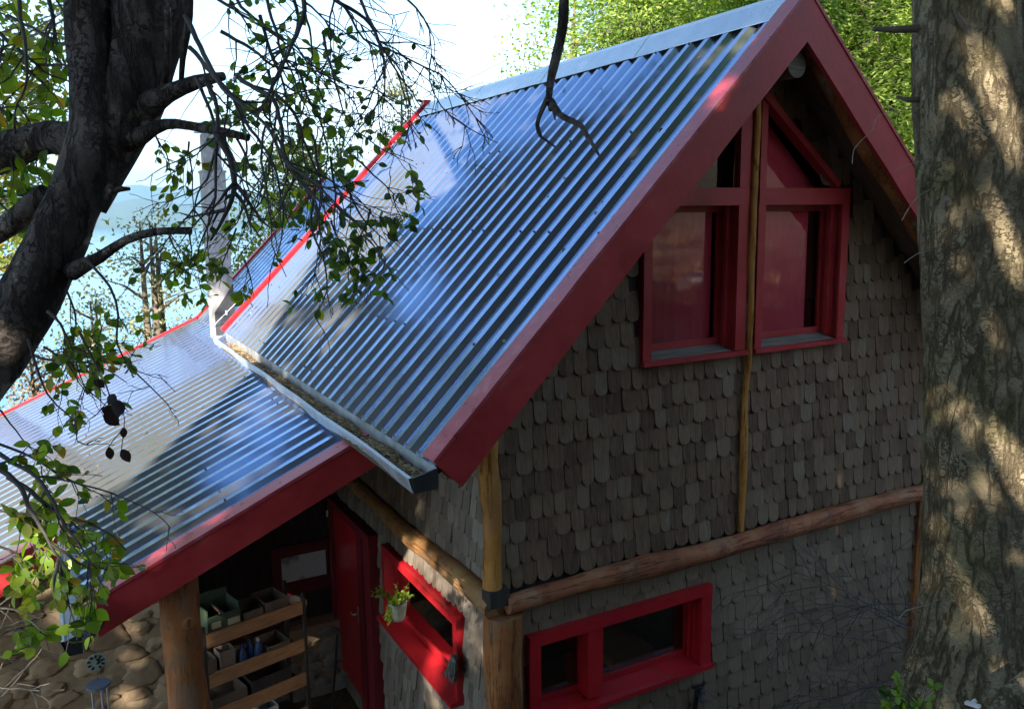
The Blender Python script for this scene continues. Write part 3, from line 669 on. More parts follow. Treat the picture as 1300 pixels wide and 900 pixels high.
# porch back wall with the frosted window
YW = 3.66
b = MB()
for k in range(16):
    xa = -2.4+k*.15; b.box(xa, xa+.146, YW+.004*(k % 2), YW+.04, -2.4, zporch(xa)-.1)
b.build('porch_back_wall', M['darkwood'], cabin)
f0, f1 = PY(343, 697, YW-.02), PY(420, 742, YW-.02); xa, xc = f0.x, PY(420, 684, YW-.02).x; zt_, zb_ = f0.z-.0, PY(345, 760, YW-.02).z
gx0, gx1 = PY(356, 708, YW-.02).x, PY(413, 695, YW-.02).x; gz1, gz0 = PY(356, 708, YW-.02).z, PY(356, 741, YW-.02).z
b = MB(); b.box(xa, gx0, YW-.04, YW, zb_, zt_); b.box(gx1, xc, YW-.04, YW, zb_, zt_); b.box(gx0, gx1, YW-.04, YW, gz1, zt_); b.box(gx0, gx1, YW-.04, YW, zb_, gz0)
fw = b.build('window', mat('dark_red_paint', [(.3, (.12, .012, .018)), (.7, (.17, .016, .022))], rough=.5), cabin)
pane(fw, [(gx0, YW-.02, gz0), (gx1, YW-.02, gz0), (gx1, YW-.02, gz1), (gx0, YW-.02, gz1)], m_=M['frost'])
# stone walls
def cobbles(name, x0, x1, z0, z1, y, m1, m2, seed=2, sz=.16, label=None, top=None):
    top = top or (lambda x: z1)
    r = random.Random(seed); b = MB(); b.prism([(x0, y, z0), (x1, y, z0), (x1, y, top(x1)), (x0, y, top(x0))], (0, .25, 0), 1); pts = []
    tries = 0
    while tries < 6000:
        tries += 1; x = r.uniform(x0+.05, x1-.05); z = r.uniform(z0, z1-.05); s_ = r.uniform(.55, 1.15)*sz
        if z > top(x)-.08: continue
        if all(abs(x-q[0])/(s_+q[2])+0 > .74 or abs(z-q[1])/((s_+q[2])*.62) > .76 for q in pts): pts.append((x, z, s_))
    for x, z, s_ in pts:
        bm = bmesh.new(); bmesh.ops.create_icosphere(bm, subdivisions=3, radius=1)
        a = r.uniform(-.35, .35); hh = r.uniform(.5, .72); V = []
        off = Vector((r.random()*20, 0, 0))
        for v in bm.verts:
            p = v.co*(1+.5*noise.noise(v.co*1.2+off)+.16*noise.noise(v.co*3+off)); fy = -(abs(min(0, v.co.y))**.45); q = Vector((p.x*s_, fy*.036*(1+.5*noise.noise(v.co*2.5+off)), p.z*s_*hh))
            q.y = -abs(q.y) if q.y < 0 else q.y; V.append((x+q.x*math.cos(a)-q.z*math.sin(a), y+.012+q.y, z+q.x*math.sin(a)+q.z*math.cos(a)))
        b.add(V, [tuple(v.index for v in f.verts) for f in bm.faces], 0, True); bm.free()
    return b.build(name, [m1, m2], cabin, label=label)
cobbles('stone_wall', -4.6, -1.72, -2.6, .3, 2.5, M['stone'], M['mortar'], top=lambda x: zporch(x)-.11)
cobbles('stone_plinth', -1.7, -.02, -2.4, -1.62, YW-.2, M['palestone'], M['mortar'], seed=5, sz=.14)
b = MB(); b.box(-1.85, -1.72, 2.75, YW, -2.4, zporch(-1.8)-.1); b.build('side_wall', M['darkwood'], cabin)
# porch post
b = MB(); px_, py_ = PY(232, 800, .92).x, .92
p = respath([(px_+.01, py_, -2.4), (px_, py_, -1.6), (px_+.005, py_, -.9), (px_-.01, py_, -.4), (px_, py_, zporch(px_)-.12)], .05)
b.tube(p, lerp_r([.15, .135, .125, .12, .118], len(p)), 20, rough=.07)
q = Vector((px_+.03, py_-.115, -.06)); b.tube([q, q+Vector((0, -.012, 0))], [.045, .03], 12)
b.build('porch_post', M['log'], cabin)
# wall lamp by the door
lp = PY(428, 653, 3.56); b = MB(); b.box(-.12, -.03, 3.58, 3.63, -.6, -.45); la = b.build('wall_lamp', M['black'], cabin)
b = MB(); b.box(-.115, -.045, 3.555, 3.578, -.55, -.49); b.build('lamp_lens', M['white'], la)

# ------------------------------------------------------------------ small things by the cabin
# potted plant hanging on the left window
pc = PX(505, 773, -.16); pl = thing('potted_plant', 'small mossy pot with trailing fern at the far end of the side window', 'plant', (pc.x+SK*pc.y, pc.y, pc.z-.09))
b = MB(); V = []; Fc = []
prof = [(.0, -.085), (.05, -.085), (.062, -.04), (.072, .03), (.078, .065), (.07, .065), (.062, .03), (0, .03)]
m = 18
for (r_, z_) in prof:
    for k in range(m): V.append((pc.x+r_*math.cos(2*math.pi*k/m), pc.y+r_*math.sin(2*math.pi*k/m), pc.z+z_))
for i in range(len(prof)-1):
    for k in range(m): Fc.append((i*m+k, i*m+(k+1) % m, (i+1)*m+(k+1) % m, (i+1)*m+k))
b.add(V, Fc, 0, True); b.build('pot', M['pot'], pl)

def leaf(b, base, dirv, nrm, L_, Wd, curl=.15, mi=0, fold=.2):
    d = Vector(dirv).normalized(); nv = Vector(nrm); s_ = d.cross(nv)
    if s_.length < 1e-4: s_ = d.orthogonal()
    s_.normalize(); nv = s_.cross(d).normalized(); base = Vector(base)
    P = lambda t, w, h: base+d*(t*L_)+s_*(w*Wd/2)+nv*(h*L_)
    V = [P(0, 0, 0)]
    for t_, w_ in ((.13, .5), (.35, .95), (.6, .98), (.82, .6)): V += [P(t_, -w_, fold*.35*w_-curl*t_*t_), P(t_, 0, -curl*t_*t_), P(t_, w_, fold*.35*w_-curl*t_*t_)]
    V.append(P(1, 0, -curl)); Fc = [(0, 2, 1), (0, 3, 2), (10, 11, 13), (11, 12, 13)]
    for i in range(3): k = 1+3*i; Fc += [(k, k+1, k+4, k+3), (k+1, k+2, k+5, k+4)]
    b.add(V, Fc, mi, True)
def rdir(): 
    v = Vector((rnd.gauss(0, 1), rnd.gauss(0, 1), rnd.gauss(0, 1))); return v.normalized()
b = MB()
for k in range(26):
    a = rnd.uniform(0, 6.28); out = rnd.uniform(.05, .15); top = rnd.uniform(-.03, .12)
    if k < 5: out = .2; a = math.pi*.75+rnd.uniform(-.3, .3); top = .06+.01*k
    if 5 <= k < 11: out = .1; a = math.pi+rnd.uniform(-.7, .5); top = -.12
    pa = Vector((pc.x, pc.y, pc.z+.05)); pb = pa+Vector((math.cos(a)*out*.5, math.sin(a)*out*.5, .05)); pe = pa+Vector((math.cos(a)*out, math.sin(a)*out, top))
    pp = respath([pa, pb, pe], .02); b.tube(pp, .0018, 4, cap=False)
    for q in pp[1:]:
        for sgn in (-1, 1): leaf(b, q, rdir()+Vector((0, 0, .2)), rdir(), rnd.uniform(.02, .035), rnd.uniform(.01, .018))
b.build('foliage', M['leafbright'], pl)
# grey yarn bundle hanging on the near corner of the side window
b = MB(); a0 = PX(577, 832, -.12)
for k in range(120):
    s0 = a0+Vector((rnd.gauss(0, .008), rnd.gauss(0, .012), 0)); e = a0+Vector((rnd.uniform(-.04, .02), rnd.uniform(-.03, .12), rnd.uniform(-.2, -.14)))
    b.tube([s0, s0.lerp(e, .5)+Vector((rnd.gauss(0, .01), rnd.gauss(0, .012), 0)), e], .003, 4, cap=False)
tag(b.build('yarn_bundle', M['rag']), 'grey frayed bundle of yarn hanging at the near corner of the side window', 'yarn')

# shelf rack under the porch
A0 = PY(262, 812, 2.0); dv = Vector((.97, .24, 0)).normalized(); nn_ = (dv.y, -dv.x, 0); dd = nn_[0]*A0.x+nn_[1]*A0.y
def onrack(u, v): return hitp(u, v, nn_, dd)
A1 = onrack(384, 770)
ln = (Vector((A1.x, A1.y, 0))-Vector((A0.x, A0.y, 0))).length; bk = Vector((-dv.y, dv.x, 0))
def rp(s, t, z): return Vector((A0.x, A0.y, 0))+dv*s+bk*t+Vector((0, 0, z))
rack = thing('shelf_rack', 'open timber shelf rack with orange board fronts beside the porch log post', 'shelf', tuple(Vector((A0.x+SK*A0.y, A0.y, -2.35))))
zs = [onrack(262, 815).z-.0, onrack(265, 866).z, onrack(270, 912).z]
def rbox(b, s0, s1, t0, t1, z0, z1, mi=0):
    v = [rp(s, t, z) for s in (s0, s1) for t in (t0, t1) for z in (z0, z1)]
    b.add(v, [(0, 1, 3, 2), (4, 6, 7, 5), (0, 4, 5, 1), (2, 3, 7, 6), (0, 2, 6, 4), (1, 5, 7, 3)], mi)
zs = [zs[0], zs[1], zs[2], zs[2]-(zs[1]-zs[2])]
for z in zs:
    b = MB(); rbox(b, 0, ln, 0, .022, z-.055, z+.055); b.build('shelf_front', M['tan'], rack)
    b = MB(); rbox(b, .01, ln-.01, .024, .36, z-.05, z-.03); b.build('shelf', M['darkwood'], rack)
for s in (-.03, ln+.003):
    for t in (0, .33):
        b = MB(); rbox(b, s, s+.027, t, t+.03, -2.35, zs[0]+.12); b.build('leg', M['darkwood'], rack)
def item(name, label, cat, s, w, t, dpt, z, h, m_, taper=1., opened=True):
    b = MB(); 
    v = [rp(s+w/2+i*w/2*(taper if k == 0 else 1), t+dpt/2+j*dpt/2*(taper if k == 0 else 1), z+k*h) for k in (0, 1) for i, j in ((-1, -1), (1, -1), (1, 1), (-1, 1))]
    f = [(3, 2, 1, 0)]+[(i, (i+1) % 4, (i+1) % 4+4, i+4) for i in range(4)]
    if opened:
        e = .006; v += [rp(s+w/2+i*(w/2-e), t+dpt/2+j*(dpt/2-e), z+h) for i, j in ((-1, -1), (1, -1), (1, 1), (-1, 1))]+[rp(s+w/2+i*(w/2-e), t+dpt/2+j*(dpt/2-e), z+.02) for i, j in ((-1, -1), (1, -1), (1, 1), (-1, 1))]
        f += [(4+i, 4+(i+1) % 4, 8+(i+1) % 4, 8+i) for i in range(4)]+[(8+i, 8+(i+1) % 4, 12+(i+1) % 4, 12+i) for i in range(4)]+[(12, 13, 14, 15)]
    else: f.append((4, 5, 6, 7))
    b.add(v, f); o = b.build(name, m_); return tag(o, label, cat)
z = zs[0]-.029
ep = rp(.16, .05, z); cr_ = thing('cardboard_crate', 'open green cardboard crate with tan paper labels on the top shelf next to the post', 'crate', (ep.x+SK*ep.y, ep.y, ep.z))
def crate_part(nm, s0, s1, t0, t1, z0, z1, m_): b = MB(); rbox(b, s0, s1, t0, t1, z0, z1); return b.build(nm, m_, cr_)
crate_part('front_panel', .03, .30, .03, .04, z, z+.2, M['green_box']); crate_part('back_panel', .03, .30, .28, .29, z, z+.3, M['green_box'])
crate_part('side_panel', .03, .04, .041, .279, z, z+.25, M['green_box']); crate_part('side_panel', .29, .30, .041, .279, z, z+.25, M['green_box']); crate_part('divider', .16, .17, .041, .279, z, z+.2, M['card'])
crate_part('paper_label', .06, .135, .026, .0295, z+.1, z+.15, M['label']); crate_part('paper_label', .19, .29, .026, .0295, z+.09, z+.14, M['label'])
item('cardboard_box', 'dark brown open box in the middle of the top shelf', 'box', .33, .17, .05, .26, z, .13, M['card'])
item('cardboard_box', 'dark brown open box at the right end of the top shelf', 'box', .52, .2, .05, .26, z, .15, M['card'])
z = zs[1]-.029
item('paper_bag', 'crumpled kraft paper bag on the second shelf', 'bag', .12, .13, .06, .12, z, .2, M['paper'], .85)
item('storage_box', 'dark box in the left corner of the second shelf', 'box', .0, .1, .08, .2, z, .16, M['card'])
for i, s in enumerate((.29, .37, .43)):
    q = rp(s+.03, .1+.04*(i % 2), z); tt = thing('plastic_bottle', ['dark blue bottle next to the paper bag on the second shelf', 'dark blue bottle in the middle of the row of bottles', 'blue bottle with a white cap at the right of the bottle row'][i], 'bottle', (q.x+SK*q.y, q.y, q.z), 'blue bottles on the shelf')
    b = MB(); b.tube([q, q+Vector((0, 0, .11)), q+Vector((0, 0, .14)), q+Vector((0, 0, .165))], [.036, .036, .02, .014], 14); b.build('body', M['blue'], tt)
    b = MB(); b.tube([q+Vector((0, 0, .166)), q+Vector((0, 0, .19))], .016, 12); b.build('cap', M['white'] if i == 2 else M['blue'], tt)
item('cardboard_box', 'flat brown box right of the blue bottles on the second shelf', 'box', .52, .2, .05, .25, z, .1, M['card'])
z = zs[2]-.029
item('storage_box', 'wide dark crate at the left of the third shelf', 'box', .02, .3, .05, .26, z, .15, M['card'])
item('storage_box', 'dark long box at the right of the third shelf', 'box', .36, .36, .05, .26, z, .17, M['darkwood'])
z = zs[3]-.029
item('storage_box', 'pale box on the lowest visible shelf', 'box', .42, .16, .05, .2, z, .19, M['white'])
# broom / pole leaning on the plinth
q0 = PY(428, 805, 3.3); q1 = PY(422, 900, 3.1); b = MB(); b.tube([q0, q1, q1+(q1-q0)*.5], .012, 8)
tag(b.build('pole', M['darkwood']), 'thin dark pole leaning against the plinth by the red door', 'pole')

# wind chime under the porch eave
wc = PY(122, 840, .5); wt = thing('wind_chime', 'wind chime with a round pierced disc and metal tubes hanging from the porch gutter', 'wind chime', (wc.x+SK*wc.y, wc.y, wc.z-.5))
face = (Vector((CAM[0], CAM[1], wc.z))-wc); face.z = 0; face.normalize(); sd = face.cross(Vector((0, 0, 1)))
b = MB(); b.tube([(wc.x, wc.y, .1), (wc.x, wc.y, wc.z+.05)], .0015, 4); b.build('cord', M['twig'], wt); b = MB(); b.tube([wc-Vector((0, 0, .05)), wc-Vector((0, 0, .125))], .0015, 4)
b.build('cord', M['twig'], wt)
def disc(b, c, r0, r1, th, mi=0, n_=32, a0=0, a1=2*math.pi, off=0):
    V = []
    for i in range(n_+1):
        a = a0+(a1-a0)*i/n_
        for r_, t in ((r0, -th/2), (r1, -th/2), (r1, th/2), (r0, th/2)): V.append(c+(sd*math.cos(a)+Vector((0, 0, 1))*math.sin(a))*r_+face*(t+off))
    b.add(V, [(4*i+k, 4*i+(k+1) % 4, 4*i+4+(k+1) % 4, 4*i+4+k) for i in range(n_) for k in range(4)], mi)
b = MB(); disc(b, wc, .0, .05, .006); b.build('emblem_disc', M['disc'], wt)
b = MB()
for k in range(9):
    a = R(-60+k*37.5); q = wc+(sd*math.cos(a)+Vector((0, 0, 1))*math.sin(a))*.036+face*.006
    rr = (sd*math.cos(a)+Vector((0, 0, 1))*math.sin(a)); b.beam(q-rr*.008, q+rr*.009, .011, .003, up=face)
disc(b, wc+Vector((0, 0, .004))-sd*.006, .004, .017, .003, a0=R(70), a1=R(290), off=.006)
b.build('marks', M['black'], wt)
b = MB(); pc2 = wc-Vector((0, 0, .135)); b.tube([pc2-Vector((0, 0, .008)), pc2+Vector((0, 0, .006))], [.062, .062], 28, smooth=False); b.build('top_plate', M['slate'], wt)
for k in range(5):
    a = 2*math.pi*k/5; q = pc2+Vector((math.cos(a)*.042, math.sin(a)*.042, -.03)); b = MB(); b.tube([q, q-Vector((0, 0, .28+.03*k))], .006, 8); b.build('chime_tube', M['zincdull'], wt)
# black tap on the lower gable wall
tp = PY(885, 880, -.08); b = MB()
b.tube([tp+Vector((0, .05, -.3)), tp+Vector((0, 0, .02))], .02, 8); b.tube([tp+Vector((0, 0, .0)), tp+Vector((0, -.05, .02)), tp+Vector((0, -.07, -.03))], .02, 8); b.tube([tp+Vector((0, -.01, .02)), tp+Vector((0, -.01, .06))], [.02, .035], 8); b.beam(tp+Vector((-.05, -.01, .07)), tp+Vector((.05, -.01, .06)), .02, .02)
tag(b.build('water_tap', M['black']), 'black water tap on the shaded gable wall below the lower window', 'tap')
# wire in the sky
b = MB(False); b.tube([at(560, 118, 12), at(640, 78, 13), at(720, 36, 14), at(800, -12, 15)], .005, 4)
tag(b.build('overhead_wire', M['twig']), 'thin wire crossing the pale sky above the roof ridge', 'wire')
# ------------------------------------------------------------------ trees
def sheets(name, C_, D_, N_, Ls, Ws, m_, parent, fold=.25):
    """many small folded leaves as one mesh: centres, directions, normals"""
    n_ = len(C_); D_ = D_/np.linalg.norm(D_, axis=1)[:, None]; S_ = np.cross(D_, N_); S_ /= np.linalg.norm(S_, axis=1)[:, None]+1e-9
    Nn = np.cross(S_, D_); L_ = Ls[:, None]; W_ = Ws[:, None]
    a = C_-D_*L_/2; c = C_+D_*L_/2; l = C_-D_*L_*.05-S_*W_/2+Nn*W_*fold; r = C_-D_*L_*.05+S_*W_/2+Nn*W_*fold
    V = np.stack([a, l, c, r], 1).reshape(-1, 3); off = np.array(parent.location) if parent else 0
    V = V-off
    me = bpy.data.meshes.new(name); me.vertices.add(4*n_); me.vertices.foreach_set('co', V.astype(np.float32).ravel())
    me.loops.add(6*n_); idx = (np.arange(n_)[:, None]*4+np.array([0, 1, 2, 0, 2, 3])).ravel(); me.loops.foreach_set('vertex_index', idx.astype(np.int32))
    me.polygons.add(2*n_); me.polygons.foreach_set('loop_start', (np.arange(2*n_)*3).astype(np.int32)); me.polygons.foreach_set('loop_total', np.full(2*n_, 3, np.int32))
    me.update(calc_edges=True); me.materials.append(m_)
    o = bpy.data.objects.new(name, me); COL.objects.link(o)
    if parent: o.parent = parent
    return o
def nrand(n_): v = rng.normal(size=(n_, 3)); return v/np.linalg.norm(v, axis=1)[:, None]

M['leafcanopy'] = leafmat('canopy_leaf', [(.01, .018, .006), (.016, .028, .008), (.024, .04, .01)], .04, .8)  # leaves made extra dark so the unseen canopy darkens the roof reflections
# --- what lies under a point along the sun's rays (for the trees uphill behind the viewer)
def sun_hit(Q):
    """returns (where, point) for the first cabin surface the ray Q - t*SUN meets"""
    best = (1e9, None, None); S = SUN
    def plane(n_, d_, ok, nm):
        nonlocal best
        n_ = np.array(n_, float); k = n_@S
        if abs(k) < 1e-6: return
        t = (n_@Q-d_)/k
        if .5 < t < best[0]:
            P = Q-S*t
            if ok(P): best = (t, nm, P)
    plane((-T, 0, 1), H0-T*XA, lambda P: -EV < P[0] < XA and FRONT < P[1] < BACK, 'roof')
    plane((-PS, 0, 1), PZ0, lambda P: -4.6 < P[0] < -.4 and YP < P[1] < YB and (P[0] > XL or P[1] > 2.28), 'porch')
    plane((0, 1, 0), -.02, lambda P: -.15 < P[0] < WID+.2 and -2.3 < P[2] < H0, 'gable')
    plane((0, 1, 0), FRONT, lambda P: -.6 < P[0] < 4.9 and abs(P[2]-(zroof(P[0])-.12)) < .22, 'verge')
    plane((0, 1, 0), 6.3, lambda P: -.8 < P[0] < -.25 and 1 < P[2] < 3.5, 'chimney')
    plane((1, 0, 0), -.02, lambda P: 0 < P[1] < 3.5 and -2.3 < P[2] < 1.1, 'side')
    plane((0, 1, 0), 2.48, lambda P: -4.6 < P[0] < -1.7 and -2.4 < P[2] < zporch(P[0])-.1, 'stone')
    plane((0, 1, 0), YP, lambda P: XL < P[0] < 0 and zporch(P[0])-.22 < P[2] < zporch(P[0]), 'verge')
    if best[1] is None: plane((0, 1, 0), 9., lambda P: 2 < P[0] < 13 and 2.2 < P[2] < 8.5, 'beyond')
    if best[1] is None: plane((0, 1, 0), 3.5, lambda P: 4.9 < P[0] < 11 and 1.2 < P[2] < 8.5, 'beyond')
    return best
def want_light(nm, P):
    """True where the photograph shows sun on the cabin"""
    w = .35*noise.noise(Vector((P[0]*1.3, P[2]*1.3, 7)))+.16*noise.noise(Vector((P[0]*4, P[2]*4, 3)))
    if nm == 'roof': return P[1] > 3.6
    if nm == 'porch': return P[1] > 2.8+.25*(-.4-P[0])
    if nm in ('chimney', 'beyond'): return True
    return False
def roof_lit(P, porch):
    """dappled edge and small round sun spots on the metal roofs"""
    a, c = P[1], P[0]
    w = .6*noise.noise(Vector((c*.8, 2.2, 7)))+.4*noise.noise(Vector((c*2.1, a*2.1, 3)))+.16*noise.noise(Vector((c*7, a*7, 1)))
    edge = (1.95+.25*(-.4-c)) if porch else 2.75
    if a > edge+w: return True
    patch = noise.noise(Vector((c*.9+4, a*.75, 11)))                 # groups of spots
    return patch > -.05 and noise.noise(Vector((c*3.6, a*3.6, 21))) > .13
def side_lit(P): return noise.noise(Vector((P[1]*2.6, P[2]*2.6, 31)))+.5*noise.noise(Vector((P[1]*7, P[2]*7, 3))) > -.02-.4*(abs(P[2]+.25) < .25)
def cull(c):
    """which leaves may stay: those that do not keep the sun off lit places"""
    S = SUN; keepm = np.ones(len(c), bool)
    for (nn_, d_, porch) in (((-T, 0, 1), H0-T*XA, False), ((-PS, 0, 1), PZ0, True)):
        n_ = np.array(nn_, float); tt = (c@n_-d_)/(n_@S); P = c-S*tt[:, None]
        if porch: ok = (P[:, 0] > -4.6) & (P[:, 0] < -.6) & (P[:, 1] > YP) & (P[:, 1] < YB) & (tt > .5)
        else: ok = (P[:, 0] > -EV) & (P[:, 0] < XA) & (P[:, 1] > FRONT) & (P[:, 1] < BACK) & (tt > .5)
        for i in np.nonzero(ok)[0]:
            if roof_lit(P[i], porch): keepm[i] = False
    tt = (c[:, 0]+.08)/S[0]; P = c-S*tt[:, None]; ok = (P[:, 1] > .0) & (P[:, 1] < 1.6) & (P[:, 2] > -1.3) & (P[:, 2] < .4) & (tt > .5)
    for i in np.nonzero(ok)[0]:
        if side_lit(P[i]): keepm[i] = False
    return keepm
def on_trunk(Q, pad=0.):
    """true where the sun should reach the big trunk"""
    sx, sy = SUN[0], SUN[1]; l2 = sx*sx+sy*sy; dx, dy = Q[0]-1.58, Q[1]+2.13
    t = (dx*sx+dy*sy)/l2
    if t < .6: return False
    mx, my = dx-t*sx, dy-t*sy; miss = (mx*sy-my*sx)/math.sqrt(l2); z = Q[2]-t*SUN[2]
    if abs(miss) > .28+pad or z > 4.2 or z < -.6: return False
    return noise.noise(Vector((miss*2.2, z*1.25, 4.7))) > -.62
def uphill_trees():
    specs = [(-7.6, -8.8, 'tall leafy tree uphill behind the viewer on the left', 3.2), (-4.9, -9.6, 'tall leafy tree uphill behind the viewer, beside the leaning tree', 3.2),
             (-2.6, -10.2, 'tall leafy tree uphill straight behind the viewer', 3.0), (-9.8, -6.4, 'leafy tree at the far left of the slope behind the viewer', 3.0), (-.3, -9.4, 'leafy tree uphill behind the viewer on the right', 2.6)]
    allc = [[] for _ in specs]; tries = 0
    while tries < 22000:
        tries += 1
        Q = np.array([rng.uniform(-12.5, 1.5), rng.uniform(-12, -6.3), rng.uniform(1.6, 13.)])
        # keep clear of the viewer
        t, nm, P = sun_hit(Q)
        if nm and want_light(nm, P): continue
        keep = 1. if nm else .22
        if rng.random() > keep: continue
        # neighbourhood test: leaves spread about the clump must stay clear of lit parts as well
        bad = False
        for o_ in ((.2, 0, 0), (-.2, 0, 0), (0, .2, 0), (0, -.2, 0), (0, 0, .2), (0, 0, -.2)):
            t2, n2_, P2 = sun_hit(Q+np.array(o_))
            if n2_ and want_light(n2_, P2): bad = True
        if bad: continue
        if any(on_trunk(Q+np.array(o_)) for o_ in ((0, 0, 0), (.1, -.1, 0), (-.1, .1, 0), (0, 0, .2), (0, 0, -.2))): continue
        j = min(range(len(specs)), key=lambda i: (Q[0]-specs[i][0])**2+(Q[1]-specs[i][1])**2)
        allc[j].append(Q)
    for (x, y, lab, _), cl in zip(specs, allc):
        gz = ground_h(x, y); th = thing('leafy_tree', lab, 'tree', (x, y, gz), 'tall trees behind the viewer')
        b = MB(False); b.tube(respath([(x, y, gz-.2), (x+.1, y, gz+3), (x-.1, y+.1, gz+6), (x, y, 11.5)], .5), lerp_r([.24, .18, .14, .05], len(respath([(x, y, gz-.2), (x+.1, y, gz+3), (x-.1, y+.1, gz+6), (x, y, 11.5)], .5))), 10, rough=.08)
        for Q in cl[::9]:
            a = Vector((x, y, max(gz+1.5, Q[2]-1.2))); q = Vector(Q); b.tube([a, a.lerp(q, .5)+Vector((0, 0, .2)), q], [.045, .03, .01], 5, cap=False)
        b.build('trunk', M['bgbark'], th)
        if not cl: continue
        C_ = np.array(cl); n_ = len(C_)*70; c = np.repeat(C_, 70, 0)+rng.normal(size=(n_, 3))*.13
        c = c[cull(c)]; n_ = len(c)
        sheets('crown', c, nrand(n_), nrand(n_), rng.uniform(.09, .15, n_), rng.uniform(.05, .09, n_), M['leafcanopy'], th)
uphill_trees()

# --- the leaning tree in the left foreground
lt = thing('leaning_tree', 'dark leaning tree with flaking bark and bare drooping twigs at the left edge', 'tree', tuple(at(-440, 1250, 2.6)))
lt.location.z = ground_h(lt.location.x, lt.location.y)
def limb(pts, wid, depth=2.8, n_=12, rough=.1, name='branch', m_=None, b=None, step=.04, freq=6):
    """pts: (u,v[,depth]); wid: widths in photo pixels"""
    P_ = [at(p[0], p[1], p[2] if len(p) > 2 else depth) for p in pts]; q = respath(P_, step)
    r_ = lerp_r([w*.5*(pts[min(i, len(pts)-1)][2] if len(pts[min(i, len(pts)-1)]) > 2 else depth)/FPX for i, w in enumerate(wid)], len(q))
    bb = b or MB(False); bb.tube(q, r_, n_, rough=rough, freq=freq)
    if b is None: bb.build(name, m_ or M['bark_left'], lt)
    return q
foot = lt.location
bt = MB(False)
q = [Vector((foot.x, foot.y, foot.z-.2)), at(-330, 820, 2.65), at(-130, 590, 2.7), at(-40, 485, 2.75), at(22, 400, 2.8), at(68, 310, 2.8), at(104, 235, 2.8), at(122, 180, 2.8), at(120, 90, 2.78), at(117, 0, 2.75), at(112, -150, 2.7), at(105, -420, 2.6)]
qq = respath(q, .03); bt.tube(qq, [w*.5*2.8/FPX for w in np.interp(np.linspace(0, 1, len(qq)), np.linspace(0, 1, len(q)), [150, 140, 130, 128, 118, 98, 96, 92, 72, 64, 56, 40])], 40, rough=.07, freq=7, seed=2)
bt.build('trunk', M['bark_left'], lt)
limb([(100, 255, 2.84), (132, 190, 2.84), (160, 130, 2.84), (182, 60, 2.83), (190, 0, 2.8), (205, -120, 2.8), (240, -400, 2.8)], [70, 84, 92, 92, 88, 60, 34], n_=32, rough=.07, step=.03)
limb([(105, 178, 2.9), (60, 176, 2.95), (20, 188, 2.98), (-40, 204, 3.), (-200, 230, 3.05)], [40, 46, 52, 56, 60], n_=18)
limb([(60, 245, 2.85), (30, 270, 2.87), (0, 292, 2.9), (-60, 322, 2.9)], [26, 30, 32, 34], n_=14)
limb([(90, 345, 2.78), (128, 326, 2.72), (160, 305, 2.7), (200, 294, 2.68), (242, 293, 2.66)], [24, 15, 12, 10, 10], n_=10, rough=.12)
limb([(170, 178, 2.8), (210, 158, 2.75), (252, 162, 2.7), (285, 168, 2.66), (315, 175, 2.63)], [26, 15, 12, 12, 10], n_=10, rough=.12)
limb([(185, 135, 2.8), (215, 118, 2.72), (250, 104, 2.68), (284, 97, 2.65)], [34, 26, 20, 11], n_=10, rough=.12)
limb([(238, -60, 2.6), (240, 20, 2.6), (232, 75, 2.65), (230, 108, 2.7)], [9, 10, 9, 7], n_=8)
limb([(212, -60, 2.7), (213, 30, 2.7), (212, 85, 2.72), (205, 130, 2.8)], [6, 8, 9, 12], n_=8)
limb([(140, 243, 2.78), (152, 240, 2.77), (165, 240, 2.77)], [10, 8, 4], n_=6)
twb = MB(False); lv = {'leaf': MB(False), 'leafdark': MB(False), 'leafyellow': MB(False), 'leafbright': MB(False), 'leafbrown': MB(False)}
r2 = random.Random(21)
def wander(u, v, du, dv_, n_, step, sag, jit):
    P_ = [(u, v)]; 
    for _ in range(n_):
        du += r2.gauss(0, jit); dv_ += r2.gauss(0, jit)+sag; l_ = math.hypot(du, dv_); du /= l_; dv_ /= l_
        u += du*step; v += dv_*step; P_.append((u, v))
    return P_, du, dv_
